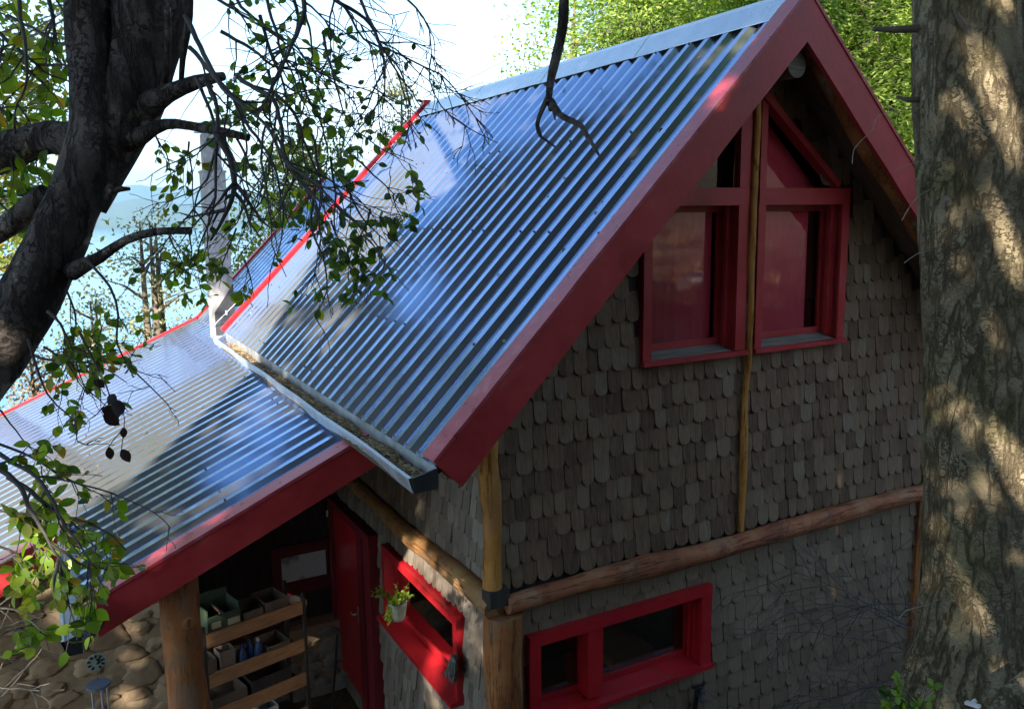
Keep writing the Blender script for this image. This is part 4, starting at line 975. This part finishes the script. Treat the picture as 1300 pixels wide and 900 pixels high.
def twig(u, v, du, dv_, length, w, depth, sag=.06, jit=.16, kids=3, lev=2, leaf_=None, ls=.04, dens=0., b=None):
    n_ = max(4, int(length/11)); P_, _, _ = wander(u, v, du, dv_, n_, length/n_, sag, jit); dd_ = depth; pts3 = []
    slope = r2.uniform(-.012, .012)
    for i, p in enumerate(P_):
        dd_ += slope+r2.gauss(0, .004); pts3.append(at(p[0], p[1], dd_))
    rr = [max(.0011, w*.5*depth/FPX*(1-.75*i/n_)) for i in range(n_+1)]
    q = respath(pts3, .035); (b or twb).tube(q, lerp_r(rr, len(q)), 6 if w > 4 else 4, cap=False)
    if lev > 0:
        for k in range(kids):
            i = r2.randint(1, n_-1); sg = r2.choice((-1, 1)); a = r2.uniform(.35, .95)*sg
            ddu, ddv = P_[i+1][0]-P_[i][0], P_[i+1][1]-P_[i][1]; l_ = math.hypot(ddu, ddv); ddu /= l_; ddv /= l_
            twig(P_[i][0], P_[i][1], ddu*math.cos(a)-ddv*math.sin(a), ddu*math.sin(a)+ddv*math.cos(a), length*r2.uniform(.35, .62), w*.55, depth+slope*i, sag, jit, max(1, kids-1), lev-1, leaf_, ls, dens, b)
    if leaf_ and (lev <= 1 or dens > .8):
        for i in range(1, len(q)):
            if r2.random() < dens:
                for _ in range(r2.randint(1, 2)):
                    d = (q[i]-q[i-1]).normalized()*.5+Vector((r2.gauss(0, .6), r2.gauss(0, .6), r2.gauss(-.25, .5)))
                    key = leaf_ if isinstance(leaf_, str) else r2.choice(leaf_)
                    s_ = ls*r2.uniform(.6, 1.15); leaf(lv[key], q[i], d, Vector((r2.gauss(0, .7), r2.gauss(0, .7)-.3, r2.gauss(.5, .6))), s_, s_*r2.uniform(.5, .68), curl=r2.uniform(0, .3))
# drooping bare fan to the right of the stems
for (u, v, du, dv_, L_, w, dp, k) in [(235, 20, .5, .9, 330, 7, 2.6, 5), (240, 60, .75, .65, 300, 6, 2.6, 4), (262, 105, .5, .85, 240, 6, 2.55, 4), (300, 95, .6, .8, 230, 7, 2.5, 5), (275, 168, .45, .9, 150, 11, 2.5, 4), (225, -20, .9, .45, 300, 6, 2.5, 4),
                                      (330, -30, .2, 1, 200, 5, 2.4, 4), (385, -20, .05, 1, 180, 7, 2.3, 5), (415, -20, .2, 1, 190, 6, 2.3, 5), (250, 100, .3, .95, 200, 5, 2.6, 4), (300, 175, .3, .95, 130, 4, 2.6, 4), (450, -30, -.1, 1, 200, 5, 2.4, 4), (350, 120, .55, .8, 180, 5, 2.4, 4)]:
    twig(u, v, du, dv_, L_, w, dp, sag=.03, kids=k, lev=2, leaf_='leafdark', dens=.06, ls=.03)
# thin arching twigs across the sky
for P_, w in (([(405, -20), (438, 10), (462, 50), (500, 66), (538, 85), (560, 95), (583, 120), (604, 150), (626, 176)], 4), ([(500, -15), (528, 10), (545, 38), (548, 70), (562, 92)], 3.5), ([(430, 45), (470, 40), (500, 45), (545, 62)], 2),
              ([(548, 70), (545, 100), (560, 135), (590, 160), (632, 182)], 2.2), ([(400, 90), (440, 108), (480, 120), (520, 160), (535, 180)], 2.2), ([(470, 60), (480, 120), (482, 160), (500, 195), (525, 205)], 1.8), ([(455, 5), (500, 20), (520, 15)], 1.6)):
    q = respath([at(p[0], p[1], 2.35) for p in P_], .03); twb.tube(q, lerp_r([w*.5*2.35/FPX, .0012], len(q)), 5, cap=False)
    for i in range(1, len(P_)-1):
        for s_ in range(2): twig(P_[i][0], P_[i][1], r2.uniform(-.3, .9), r2.uniform(.2, 1), r2.uniform(25, 70), w*.5, 2.35, kids=2, lev=1, jit=.22)
# overhead limb carrying the dark hanging branch near the top centre
limb([(205, -120, 2.8), (330, -190, 2.6), (520, -200, 2.4), (716, -150, 2.2)], [44, 36, 30, 18], n_=12)
limb([(716, -150, 2.2), (716, -60, 2.2), (716, 0, 2.2), (714, 35, 2.2), (708, 65, 2.2), (700, 98, 2.19), (697, 125, 2.18), (700, 140, 2.17)], [16, 14, 13, 12, 13, 11, 12, 7], n_=12, rough=.14, step=.02)
limb([(697, 122, 2.18), (688, 140, 2.17), (682, 158, 2.16), (687, 174, 2.15), (697, 181, 2.14), (705, 187, 2.14)], [9, 7, 6, 6, 4, 2.5], n_=8, rough=.16, step=.015)
limb([(699, 128, 2.18), (710, 145, 2.17), (724, 153, 2.16), (738, 160, 2.15), (747, 176, 2.15), (754, 186, 2.14), (762, 200, 2.13)], [10, 8, 8, 7, 7, 5, 3], n_=8, rough=.16, step=.015)
limb([(702, 138, 2.17), (704, 148, 2.17), (705, 153, 2.17)], [5, 3.5, 2], n_=6, step=.01)
# leafy sprays
def spray(u, v, du, dv_, L_, w, dp, kind, ls=.04, dens=.6, kids=5, lev=2, sag=.03): twig(u, v, du, dv_, L_, w, dp, sag=sag, kids=kids, lev=lev, leaf_=kind, ls=ls, dens=dens)
for a in [(395, 170, .3, 1, 150, 4, 2.7), (420, 200, .5, .9, 140, 4, 2.6), (440, 235, .5, .75, 110, 3.5, 2.5), (470, 265, -.1, 1, 90, 3, 2.5), (400, 260, .2, 1, 110, 3, 2.6), (350, 170, .4, .9, 150, 4, 2.8), (450, 200, .6, .9, 90, 3, 2.5), (420, 280, .2, 1, 90, 3, 2.5)]:
    spray(*a, ['leafdark', 'leaf'], .04, .34, 4)
for a in [(195, 165, .3, 1, 80, 3, 3.0), (240, 180, -.1, 1, 130, 3, 3.), (215, 300, .3, .9, 60, 3, 2.9), (240, 295, .2, 1, 60, 3, 2.8), (300, 290, -.1, 1, 80, 3, 2.9), (310, 330, .2, .9, 50, 3, 2.8), (200, 330, .6, .3, 80, 3, 2.8), (310, 240, .2, 1, 90, 3, 3.1)]:
    spray(*a, ['leaf', 'leafbright', 'leafyellow'], .042, .42, 3)
for a in [(250, -20, .6, .6, 170, 5, 3.3), (290, -20, .5, .8, 200, 5, 3.4), (330, 20, .3, .9, 170, 5, 3.4), (370, -10, .3, 1, 180, 5, 3.4), (280, 40, .8, .6, 170, 5, 3.4), (340, 90, .4, .9, 170, 4, 3.2), (380, 90, .3, 1, 170, 4, 3.2), (410, 40, -.1, 1, 150, 4, 3.2), (320, 140, .5, .8, 130, 4, 3.2)]:
    spray(*a, ['leaf', 'leaf', 'leafbright', 'leafdark'], .045, .4, 4)
for a in [(-30, -10, .7, .7, 190, 7, 3.2), (-20, 60, .9, .3, 130, 6, 3.2), (20, -20, .3, 1, 190, 6, 3.1), (60, -20, 0, 1, 170, 6, 3.2), (-20, 120, .8, .5, 120, 5, 3.1), (-30, 250, .9, .1, 90, 5, 3.2), (70, 20, -.4, .9, 150, 4, 3.3), (-20, 230, .9, .3, 70, 5, 3.2), (10, 20, .8, .5, 120, 5, 3.3)]:
    spray(*a, ['leafyellow', 'leaf', 'leafbright'], .06, .4, 4)
for a in [(60, 395, .8, .5, 120, 4, 2.6), (85, 370, .5, .8, 130, 4, 2.6), (40, 450, .9, .2, 130, 4, 2.6), (55, 440, .7, .6, 100, 3.5, 2.5), (95, 440, .8, .4, 90, 3, 2.5), (0, 520, .6, .6, 100, 3, 2.4)]:
    spray(*a, ['leaf', 'leafyellow', 'leafbright'], .042, .42, 4)
for a in [(-20, 590, .95, .15, 180, 8, 2.2), (-10, 570, .8, .5, 200, 6, 2.2), (10, 605, .8, .45, 180, 7, 2.2), (60, 625, .5, .85, 110, 5, 2.2), (60, 640, -.2, .9, 110, 4, 2.2), (-20, 640, .9, .35, 80, 4, 2.2), (-10, 690, .9, .1, 90, 4, 2.2)]:
    spray(*a, ['leaf', 'leafbright', 'leafbright', 'leafyellow'], .042, .5, 4)
for a in [(-10, 840, .7, -.6, 60, 3, 2.1), (-10, 810, .95, -.1, 60, 4, 2.1)]:
    spray(*a, ['leafbright'], .04, .3, 3)
# bare hooked twigs hanging before the lower roof
for P_ in ([(110, 330), (140, 365), (150, 400), (148, 435), (165, 465), (190, 490), (212, 512)], [(100, 420), (125, 470), (140, 505), (128, 520)], [(35, 430), (60, 500), (95, 535), (98, 560)], [(-10, 560), (40, 580), (90, 610), (140, 625), (195, 650), (215, 668)],
           [(400, 240), (395, 290), (410, 325), (415, 370), (400, 400)], [(425, 260), (470, 300), (490, 330)]):
    q = respath([at(p[0], p[1], 2.45) for p in P_], .03); twb.tube(q, lerp_r([.0045, .0015], len(q)), 5, cap=False)
    for i in range(2, len(P_)): twig(P_[i][0], P_[i][1], r2.uniform(-.5, .9), r2.uniform(0, 1), r2.uniform(20, 60), 2, 2.45, kids=2, lev=1, jit=.25)
for P_ in ([(105, 440), (128, 500), (128, 520), (150, 508)], [(140, 508), (157, 525), (157, 545), (154, 572)], [(156, 545), (146, 556), (138, 567)]): q = respath([at(p[0], p[1], 2.3) for p in P_], .02); twb.tube(q, .0016, 4, cap=False)
for (u, v, s_) in ((128, 518, .05), (137, 514, .06), (150, 508, .055), (146, 500, .04), (157, 542, .03), (154, 570, .042), (138, 567, .036), (131, 526, .05), (119, 482, .035)):
    leaf(lv['leafbrown'], at(u, v, 2.3), Vector((r2.uniform(-1, 1), r2.uniform(-1, 1), -.6)), Vector((0, -1, .2)), s_, s_*.62)
twb.build('twigs', M['twig'], lt)
fo = None
lv['leafdark'].build('foliage', M['leafdark'], lt); lv['leaf'].build('foliage', M['leaf'], lt); lv['leafyellow'].build('foliage', M['leafyellow'], lt, label='yellowing leaves'); lv['leafbright'].build('foliage', M['leafbright'], lt, label='bright green leaves'); lv['leafbrown'].build('dead_leaves', M['leafbrown'], lt, label='dark withered leaves')
# pale dead twigs at the bottom left corner: a bare bush
pb = MB(False)
for a in [(-20, 905, .6, -.7, 110, 3, 2.1), (-15, 770, .9, .3, 70, 4, 2.1), (-10, 800, .9, -.3, 60, 4, 2.1), (-20, 870, .8, .1, 70, 2.5, 2.1)]:
    twig(*a, sag=-.02, kids=3, lev=1, b=pb, leaf_='leafbright', dens=0)
pbt = thing('bare_bush', 'pale bare twigs poking up at the bottom left in front of the stone wall', 'bush', tuple(at(-60, 1300, 2.0)))
pbt.location.z = ground_h(pbt.location.x, pbt.location.y)
s0 = Vector(pbt.location)
for (u, v) in ((-20, 905), (-15, 770), (-10, 800), (-20, 870)):
    q = respath([s0, s0.lerp(at(u, v, 2.1), .5)+Vector((-.08, 0, .05)), at(u, v, 2.1)], .08); pb.tube(q, lerp_r([.012, .003], len(q)), 6, cap=False)
pb.build('stem', M['palebranch'], pbt)

# --- the big conifer trunk at the right
rt = thing('big_conifer', 'thick straight conifer trunk with cracked mossy bark at the right edge', 'tree', tuple(TREE))
kd = 4.3
def tc3(u, v, k=kd): return at(u, v, k)
pts_ = [(1262, 960, 128), (1256, 890, 103), (1256, 820, 84), (1257, 740, 76), (1256, 600, 74), (1251, 450, 71), (1242, 280, 69), (1234, 120, 68), (1230, 0, 67), (1220, -300, 63), (1206, -900, 52)]
q = respath([tc3(u, v) for u, v, w in pts_], .03)
rr = [w*kd/FPX for w in np.interp(np.linspace(0, 1, len(q)), np.array([0, .03, .07, .12, .2, .29, .4, .5, .57, .75, 1]), [p[2] for p in pts_])]
b = MB(False); NS = 140; V = []; Fc = []; ref = Vector((1, 0, 0))
# parameterise widths by height instead of path share
zs_ = [tc3(u, v).z for u, v, w in pts_]; ws_ = [w*kd/FPX for u, v, w in pts_]
for i, p in enumerate(q):
    r0 = float(np.interp(p.z, zs_, ws_))
    for k in range(NS):
        a = 2*math.pi*k/NS; flare = max(0, (zs_[2]-p.z)/1.0)
        lob = 1+flare*.25*max(0, math.cos(3*a+.6))+.035*math.cos(5*a+p.z)
        o_ = Vector((math.cos(a), math.sin(a), 0)); s_ = Vector((math.cos(a)*r0*9, math.sin(a)*r0*9, p.z*2.4))
        ridg = abs(noise.noise(s_*.9)); dsp = .06*noise.noise(s_*.35)-.05*max(0, .1-ridg)/.1*(.3+.9*noise.noise(s_*.25))+.03*noise.noise(s_*1.9)+.012*noise.noise(Vector((s_.x*2, s_.y*2, s_.z*9)))
        V.append(p+o_*r0*(lob+dsp))
m = len(q)
for i in range(m-1):
    for k in range(NS): Fc.append((i*NS+k, i*NS+(k+1) % NS, (i+1)*NS+(k+1) % NS, (i+1)*NS+k))
b.add(V, Fc, 0, True); b.build('trunk', M['bark_right'], rt)
for P_, w in (([(1172, 36), (1140, 38), (1108, 37)], [9, 7, 6]), ([(1180, 124), (1155, 127), (1138, 123)], [9, 7, 3]), ([(1240, 60), (1228, 38), (1214, 17)], [9, 8, 5]), ([(1204, 258), (1196, 243), (1180, 238), (1168, 237)], [9, 9, 8, 5]), ([(1290, 50), (1310, 54)], [6, 5])):
    q = respath([at(u, v, kd-.22 if u > 1200 and u < 1280 else kd) for u, v in P_], .03); b = MB(False); b.tube(q, lerp_r([x*.5*kd/FPX for x in w], len(q)), 8, rough=.2, freq=12); b.build('dead_branch', M['bgbark'], rt)
# crown far above (out of the frame), dead thin twigs
for P_ in ([(1128, 143), (1112, 152), (1108, 165), (1092, 180), (1084, 190), (1082, 208)], [(1170, 205), (1150, 210), (1136, 218)], [(1172, 245), (1158, 258), (1145, 280)], [(1180, 318), (1165, 322), (1148, 334)], [(1185, 765), (1150, 775), (1140, 786)]):
    b = MB(False); qs = respath([at(1200, P_[0][1]-10, 4.25)]+[at(p[0], p[1], 4.2) for p in P_], .03); b.tube(qs, .0022, 4, cap=False); b.build('twig', M['palebranch'], rt)
top = q[0]; cx = at(1205, -900, kd)
n_ = 26000; ang = rng.uniform(0, 6.283, n_); hh = rng.uniform(0, 1, n_); rad = (1-hh)*2.0*np.sqrt(rng.uniform(.05, 1, n_)); layer = np.floor(hh*14)/14
c = np.stack([cx.x+np.cos(ang)*rad, cx.y+np.sin(ang)*rad, cx.z-1.0+layer*6-rad*.25+rng.normal(size=n_)*.07], 1)
lobe = np.cos(ang*6+layer*40) > -.2
c = c[lobe]; ang = ang[lobe]; d_ = np.stack([np.cos(ang), np.sin(ang), np.full(len(ang), -.3)], 1)+rng.normal(size=c.shape)*.3
b = MB(False); b.tube([cx, cx+Vector((0, 0, 5))], [52*kd/FPX, .03], 12); b.build('trunk', M['bgbark'], rt)
sheets('crown', c, d_, nrand(len(c))*.5+np.array([0, 0, 1]), rng.uniform(.1, .18, len(c)), rng.uniform(.03, .05, len(c)), M['needle'], rt)

# --- leaning tree's unseen crown, added to block skylight and darken roof reflections
cl = []
while len(cl) < 4300:
    Q = np.array([rng.uniform(-9, 2.5), rng.uniform(-7, 4.5), rng.uniform(6.6, 10.5)])
    if Q[2] < 7.2+.5*math.sin(Q[0]*1.3)+.4*math.cos(Q[1]*1.7): continue
    t, nm, P = sun_hit(Q)
    if nm and want_light(nm, P): continue
    if on_trunk(Q, .1): continue
    cl.append(Q)
C_ = np.array(cl); n_ = len(C_)*80; c = np.repeat(C_, 80, 0)+rng.normal(size=(n_, 3))*.2
c = c[cull(c)]; n_ = len(c)
sheets('crown', c, nrand(n_), nrand(n_), rng.uniform(.12, .19, n_), rng.uniform(.09, .13, n_), M['leafcanopy'], lt)
hub = at(240, -400, 2.8); b = MB(False)
for tgt in ((-5.5, -4.5, 8.5), (-3, -5.5, 9), (-4.5, -1.5, 8.5), (-1, -2.5, 8.8), (-1.5, -5.2, 8.6), (.5, -1, 8.2), (-4, 1.5, 8.8), (0, 1.6, 8.9)):
    tv = Vector(tgt); m0 = hub.lerp(tv, .55)+Vector((0, 0, .7)); qs = respath([hub, m0, tv], .3); b.tube(qs, lerp_r([.07, .05, .015], len(qs)), 8, rough=.1)
    for Q in cl[::14]:
        q = Vector(Q)
        if (q-tv).length < 2.4: b.tube([m0.lerp(tv, .6), q], [.018, .006], 4, cap=False)
b.build('branches', M['bark_left'], lt)

# --- background trees
def bgtree(name, lab, cat, az, dist, ztop, zbot, rad, m_, dens=1., size=.085, trunks=1, group=None, clump=.28, seed=0, nper=60, conic=0., trunkm=None, lean=0., up=.3):
    x = CAM[0]+math.sin(R(az))*dist; y = CAM[1]+math.cos(R(az))*dist; gz = ground_h(x, y)
    th = thing(name, lab, cat, (x, y, gz), group); r_ = random.Random(seed+5); g_ = np.random.default_rng(seed+1); b = MB(False); hs = []
    nc = int(60*dens*(rad/1.2)**2*max(1, (ztop-zbot)/3)); cl = []
    stems = [(x+r_.uniform(-.3, .3)*rad*(trunks > 1), y+r_.uniform(-.3, .3)*rad*(trunks > 1)) for _ in range(trunks)]
    for (sx, sy) in stems:
        P_ = respath([(sx, sy, gz-.2), (sx+.1*lean, sy, gz+(ztop-gz)*.4), (sx+.25*lean, sy+.1, gz+(ztop-gz)*.75), (sx+.3*lean, sy, ztop-.1)], .4)
        b.tube(P_, lerp_r([.05+.022*(ztop-gz), .02+.014*(ztop-gz), .012], len(P_)), 8, rough=.08)
    for _ in range(nc):
        h_ = r_.random(); z = zbot+(ztop-zbot)*h_; prof = (1-h_)**.8 if conic else (math.sin(math.pi*min(1, .12+h_*.86)))**.6
        a = r_.uniform(0, 6.28); rr_ = rad*prof*math.sqrt(r_.uniform(.08, 1))*(1+.25*math.sin(a*3+seed)+.2*math.sin(a*5+h_*9)); sx, sy = r_.choice(stems)
        q_ = (sx+math.cos(a)*rr_, sy+math.sin(a)*rr_, z-(.35*rr_ if conic else 0)); cl.append(q_)
        if r_.random() < .5: b.tube([(sx, sy, max(gz+.5, z-.45*rr_)), (sx+math.cos(a)*rr_*.5, sy+math.sin(a)*rr_*.5, z-.15*rr_), q_], [.03, .018, .006], 4, cap=False)
    b.build('trunk', trunkm or M['bgbark'], th)
    C_ = np.array(cl); n2_ = len(C_)*nper; sp = g_.normal(size=(n2_, 3))*clump*np.array([1, 1, .45 if conic else .75]); c_ = np.repeat(C_, nper, 0)+sp
    nn = g_.normal(size=(n2_, 3)); nn[:, 2] += 1.2*up*3; d2 = g_.normal(size=(n2_, 3))
    if conic: d2 = sp*2+g_.normal(size=(n2_, 3))*.15; d2[:, 2] -= .1
    sheets('crown', c_, d2, nn, g_.uniform(.6, 1.2, n2_)*size*(1.7 if conic else 1), g_.uniform(.35, .6, n2_)*size, m_, th)
    return th
G1 = 'sunlit trees beyond the roof ridge'
bgtree('broadleaf_tree', 'loose light green tree showing over the middle of the roof ridge', 'tree', 34.0, 16, 6.4, 1.5, 1.15, M['leafbright'], .8, .11, group=G1, seed=1)
bgtree('conifer_tree', 'dark hanging conifer above the roof ridge, left of the gable peak', 'tree', 38.2, 14, 8.6, 1.2, 1.7, M['needle'], 1.3, .062, group=G1, seed=2, conic=1, clump=.3, nper=130)
bgtree('broadleaf_tree', 'yellow green tree right behind the dark hanging conifer', 'tree', 41.8, 18, 8.6, .5, 2.0, M['leafbright'], 1.3, .12, group=G1, seed=3)
bgtree('conifer_tree', 'layered green conifer just left of the gable peak', 'tree', 45.8, 13, 8.4, .5, 1.8, M['needle'], 1.3, .062, group=G1, seed=4, conic=1, clump=.32, nper=130)
bgtree('broadleaf_tree', 'bright tree behind the gable peak', 'tree', 48.8, 17, 9.2, 0, 2.2, M['leafbright'], 1.3, .12, group=G1, seed=5)
bgtree('conifer_tree', 'bright conifer right of the gable peak with drooping sprays', 'tree', 51.8, 12.5, 8.8, -1.5, 1.9, M['needle'], 1.5, .062, group=G1, seed=6, conic=1, clump=.32, nper=130)
bgtree('conifer_tree', 'bright conifer between the right roof verge and the big trunk', 'tree', 55.2, 13.5, 8.6, -2.2, 2.1, M['needle'], 1.6, .062, group=G1, seed=7, conic=1, clump=.34, nper=130)
bgtree('conifer_tree', 'conifer just right of the big trunk', 'tree', 60.8, 13, 8.6, -2.2, 2.0, M['needle'], 1.4, .062, group=G1, seed=8, conic=1, clump=.34, nper=130)
bgtree('broadleaf_tree', 'pale bushy tree low behind the right corner of the cabin', 'tree', 57.0, 20, 3.5, -2.4, 2.6, M['leafbright'], 1.2, .13, group=G1, seed=9)
bgtree('broadleaf_tree', 'tall green backdrop tree far behind the gable peak', 'tree', 44.5, 24, 11.5, 0, 3.2, M['leaf'], 1.2, .17, group=G1, seed=10, clump=.4)
bgtree('broadleaf_tree', 'tall green backdrop tree far beyond the right verge', 'tree', 53.5, 24, 11, -1, 3.4, M['leaf'], 1.2, .17, group=G1, seed=11, clump=.4)
bgtree('slender_tree', 'small olive tree top peeking over the far end of the roof ridge', 'tree', 22.9, 19, 5.1, 1.5, .5, M['leafolive'], 3.0, .1, seed=12, clump=.16)
bgtree('slender_tree', 'young olive tree with thin stems beyond the lower roof', 'tree', 7.6, 15, 2.45, -1.2, 1.15, M['leafolive'], 1.05, .085, trunks=3, seed=13, clump=.17, nper=34)
bgtree('slender_tree', 'small olive tree by the left stem of the young tree beyond the lower roof', 'tree', 3.6, 15.5, 1.2, -2.0, .9, M['leafolive'], 1., .085, trunks=2, seed=14, clump=.17, nper=34)
bgtree('green_bush', 'green bush right of the chimney behind the back roof', 'bush', 12.9, 14.2, 1.75, -1.5, .6, M['leafbright'], 3.0, .08, seed=15, clump=.15)
bgtree('broadleaf_tree', 'yellowish tree behind the drooping twigs and the chimney', 'tree', 16.4, 15, 3.5, .5, 1.25, M['leafyellow'], 1.5, .1, seed=16, clump=.22)
bgtree('broadleaf_tree', 'yellow leaved tree behind the leaning trunk at the upper left', 'tree', -2.6, 14.5, 8.6, 1.7, 2.2, M['leafyellow'], .8, .13, seed=17, clump=.3, nper=40)
bgtree('rust_bush', 'rust coloured bush beyond the left end of the lower roof', 'bush', .2, 15.5, .3, -3.2, 1.1, M['leafrust'], 1.6, .08, seed=18, clump=.2)

# --- ground cover at the foot of the conifer
def gl():
    x = TREE.x+rnd.gauss(-.1, .7); y = TREE.y+rnd.gauss(0, .6)
    return Vector((x, y, ground_h(x, y)+.01+rnd.random()*.02)), 0
litter('needle_litter', 'brown conifer needles scattered on the bank around the big trunk', gl, 9000, .07, mat('brown_needles', [(.2, (.1, .05, .03)), (.5, (.2, .11, .06)), (.8, (.36, .24, .13))], scale=20, rough=.9, island=.7))
b = MB(False); qs = respath([at(1262, 912, 3.6), at(1280, 888, 3.65), at(1300, 870, 3.7), at(1330, 850, 3.75)], .03); b.tube(qs, lerp_r([.045, .05, .055], len(qs)), 14, rough=.1, freq=8)
tag(b.build('fallen_log', M['bark_right']), 'short mossy log lying at the foot of the big trunk in the corner', 'log')
def plantlet(name, lab, u, v, k, n_, s_, m_):
    p = at(u, v, k); th = thing(name, lab, 'plant', tuple(p-Vector((0, 0, .1)))); b = MB(False); c = MB(False)
    for _ in range(n_):
        e = p+Vector((rnd.gauss(0, .06), rnd.gauss(0, .06), rnd.uniform(0, .09))); c.tube([p-Vector((0, 0, .1)), p.lerp(e, .5), e], .0015, 4, cap=False)
        for _ in range(4): leaf(b, e, rdir()+Vector((0, 0, .4)), rdir()+Vector((0, 0, 1)), s_*rnd.uniform(.6, 1.1), s_*.55)
    b.build('foliage', m_, th); c.build('stem', M['twig'], th)
plantlet('small_plant', 'small bright green plant at the left foot of the big trunk', 1163, 893, 3.75, 14, .045, M['leafbright'])
plantlet('small_plant', 'low green plant on the dark edge of the bank left of the big trunk', 1125, 900, 3.8, 12, .04, M['leafdark'])
b = MB(False); b.beam(at(1226, 891, 3.6), at(1244, 897, 3.55), .02, .012); b.beam(at(1232, 893, 3.6), at(1239, 888, 3.6), .012, .01)
tag(b.build('wood_chip', M['white']), 'white chip of wood on the needles by the log', 'chip')
# dry brush against the lower right of the gable wall
db = MB(False); r2 = random.Random(77); dbp = at(1150, 880, 5.3); dt = thing('dry_shrub', 'thin dry leafless brush against the lower right of the gable wall', 'bush', (dbp.x, dbp.y, ground_h(dbp.x, dbp.y)))
for k in range(8):
    v = r2.uniform(760, 910); twig(1185, v, -1, r2.uniform(-.5, .05), r2.uniform(120, 300), 2.6, r2.uniform(5.2, 6.2), sag=.015, kids=5, lev=2, jit=.09, b=db)
db.build('twigs', M['twig'], dt)
# bushes on the dark slope right of the cabin
bgtree('dark_bush', 'dark undergrowth in the gap between the cabin corner and the big trunk', 'bush', 56.6, 10.5, -.9, -2.6, .9, M['leafdark'], 2.4, .06, seed=31, clump=.2)
bgtree('green_bush', 'bright green bush in the gap between the cabin and the big trunk', 'bush', 56.2, 14.5, -.2, -1.4, .9, M['leafbright'], 2.2, .07, seed=32, clump=.18)
# rocks and grass uphill, seen mirrored in the window panes
def rock(x, y, s_, lab):
    bm = bmesh.new(); bmesh.ops.create_icosphere(bm, subdivisions=3, radius=s_); b = MB(False); z = ground_h(x, y)
    b.add([(x+v.co.x*(1+.3*noise.noise(v.co*3+Vector((x, y, 0)))), y+v.co.y*.8, z+v.co.z*.6*(1+.3*noise.noise(v.co*4)))for v in bm.verts], [tuple(v.index for v in f.verts) for f in bm.faces], 0, True); bm.free()
    tag(b.build('rock', M['palestone']), lab, 'rock', 'rocks on the slope behind the viewer')
rock(3.6, -5.8, .28, 'rounded pale rock on the slope behind the viewer, nearest the cabin'); rock(5.2, -7.4, .4, 'large pale rock on the slope behind the viewer'); rock(2.4, -7.2, .22, 'small pale rock uphill behind the viewer'); rock(6.6, -5.2, .33, 'pale rock far right on the slope behind the viewer')
b = MB(False)
for k in range(70):
    x = rnd.uniform(1.5, 8); y = rnd.uniform(-9, -4.6); z = ground_h(x, y)
    for j in range(60):
        a = rnd.uniform(0, 6.28); l_ = rnd.uniform(.12, .35); c = Vector((x+rnd.gauss(0, .1), y+rnd.gauss(0, .1), z)); t3 = c+Vector((math.cos(a)*l_*.5, math.sin(a)*l_*.5, l_)); s_ = Vector((-math.sin(a), math.cos(a), 0))*.004
        b.add([c-s_, c+s_, t3], [(0, 1, 2)])
o = b.build('dry_grass', M['leafrust'], kind='stuff'); o['label'] = 'tufts of dry yellow grass on the slope behind the viewer'; o['category'] = 'grass'

b = MB()
for k in range(90):
    if rnd.random() < .6: x = rnd.uniform(-.5, 1.9); y = rnd.uniform(-.3, 5.6); z = zroof(x)+.012; n_ = Vector((-T, 0, 1)).normalized()
    else: x = rnd.uniform(-3.5, -.8); y = rnd.uniform(2.4, 7.5); z = zporch(x)+.012; n_ = Vector((-PS, 0, 1)).normalized()
    a = rnd.uniform(0, 6.28); d = Vector((math.cos(a), math.sin(a), 0)); d = (d-n_*d.dot(n_)).normalized(); l_ = rnd.uniform(.02, .04)
    leaf(b, Vector((x, y, z)), d, n_, l_, l_*.5, curl=-.1)
o = b.build('fallen_leaves', M['leafrust'], kind='stuff'); o['label'] = 'small dry leaves scattered on the metal roofs'; o['category'] = 'leaves'
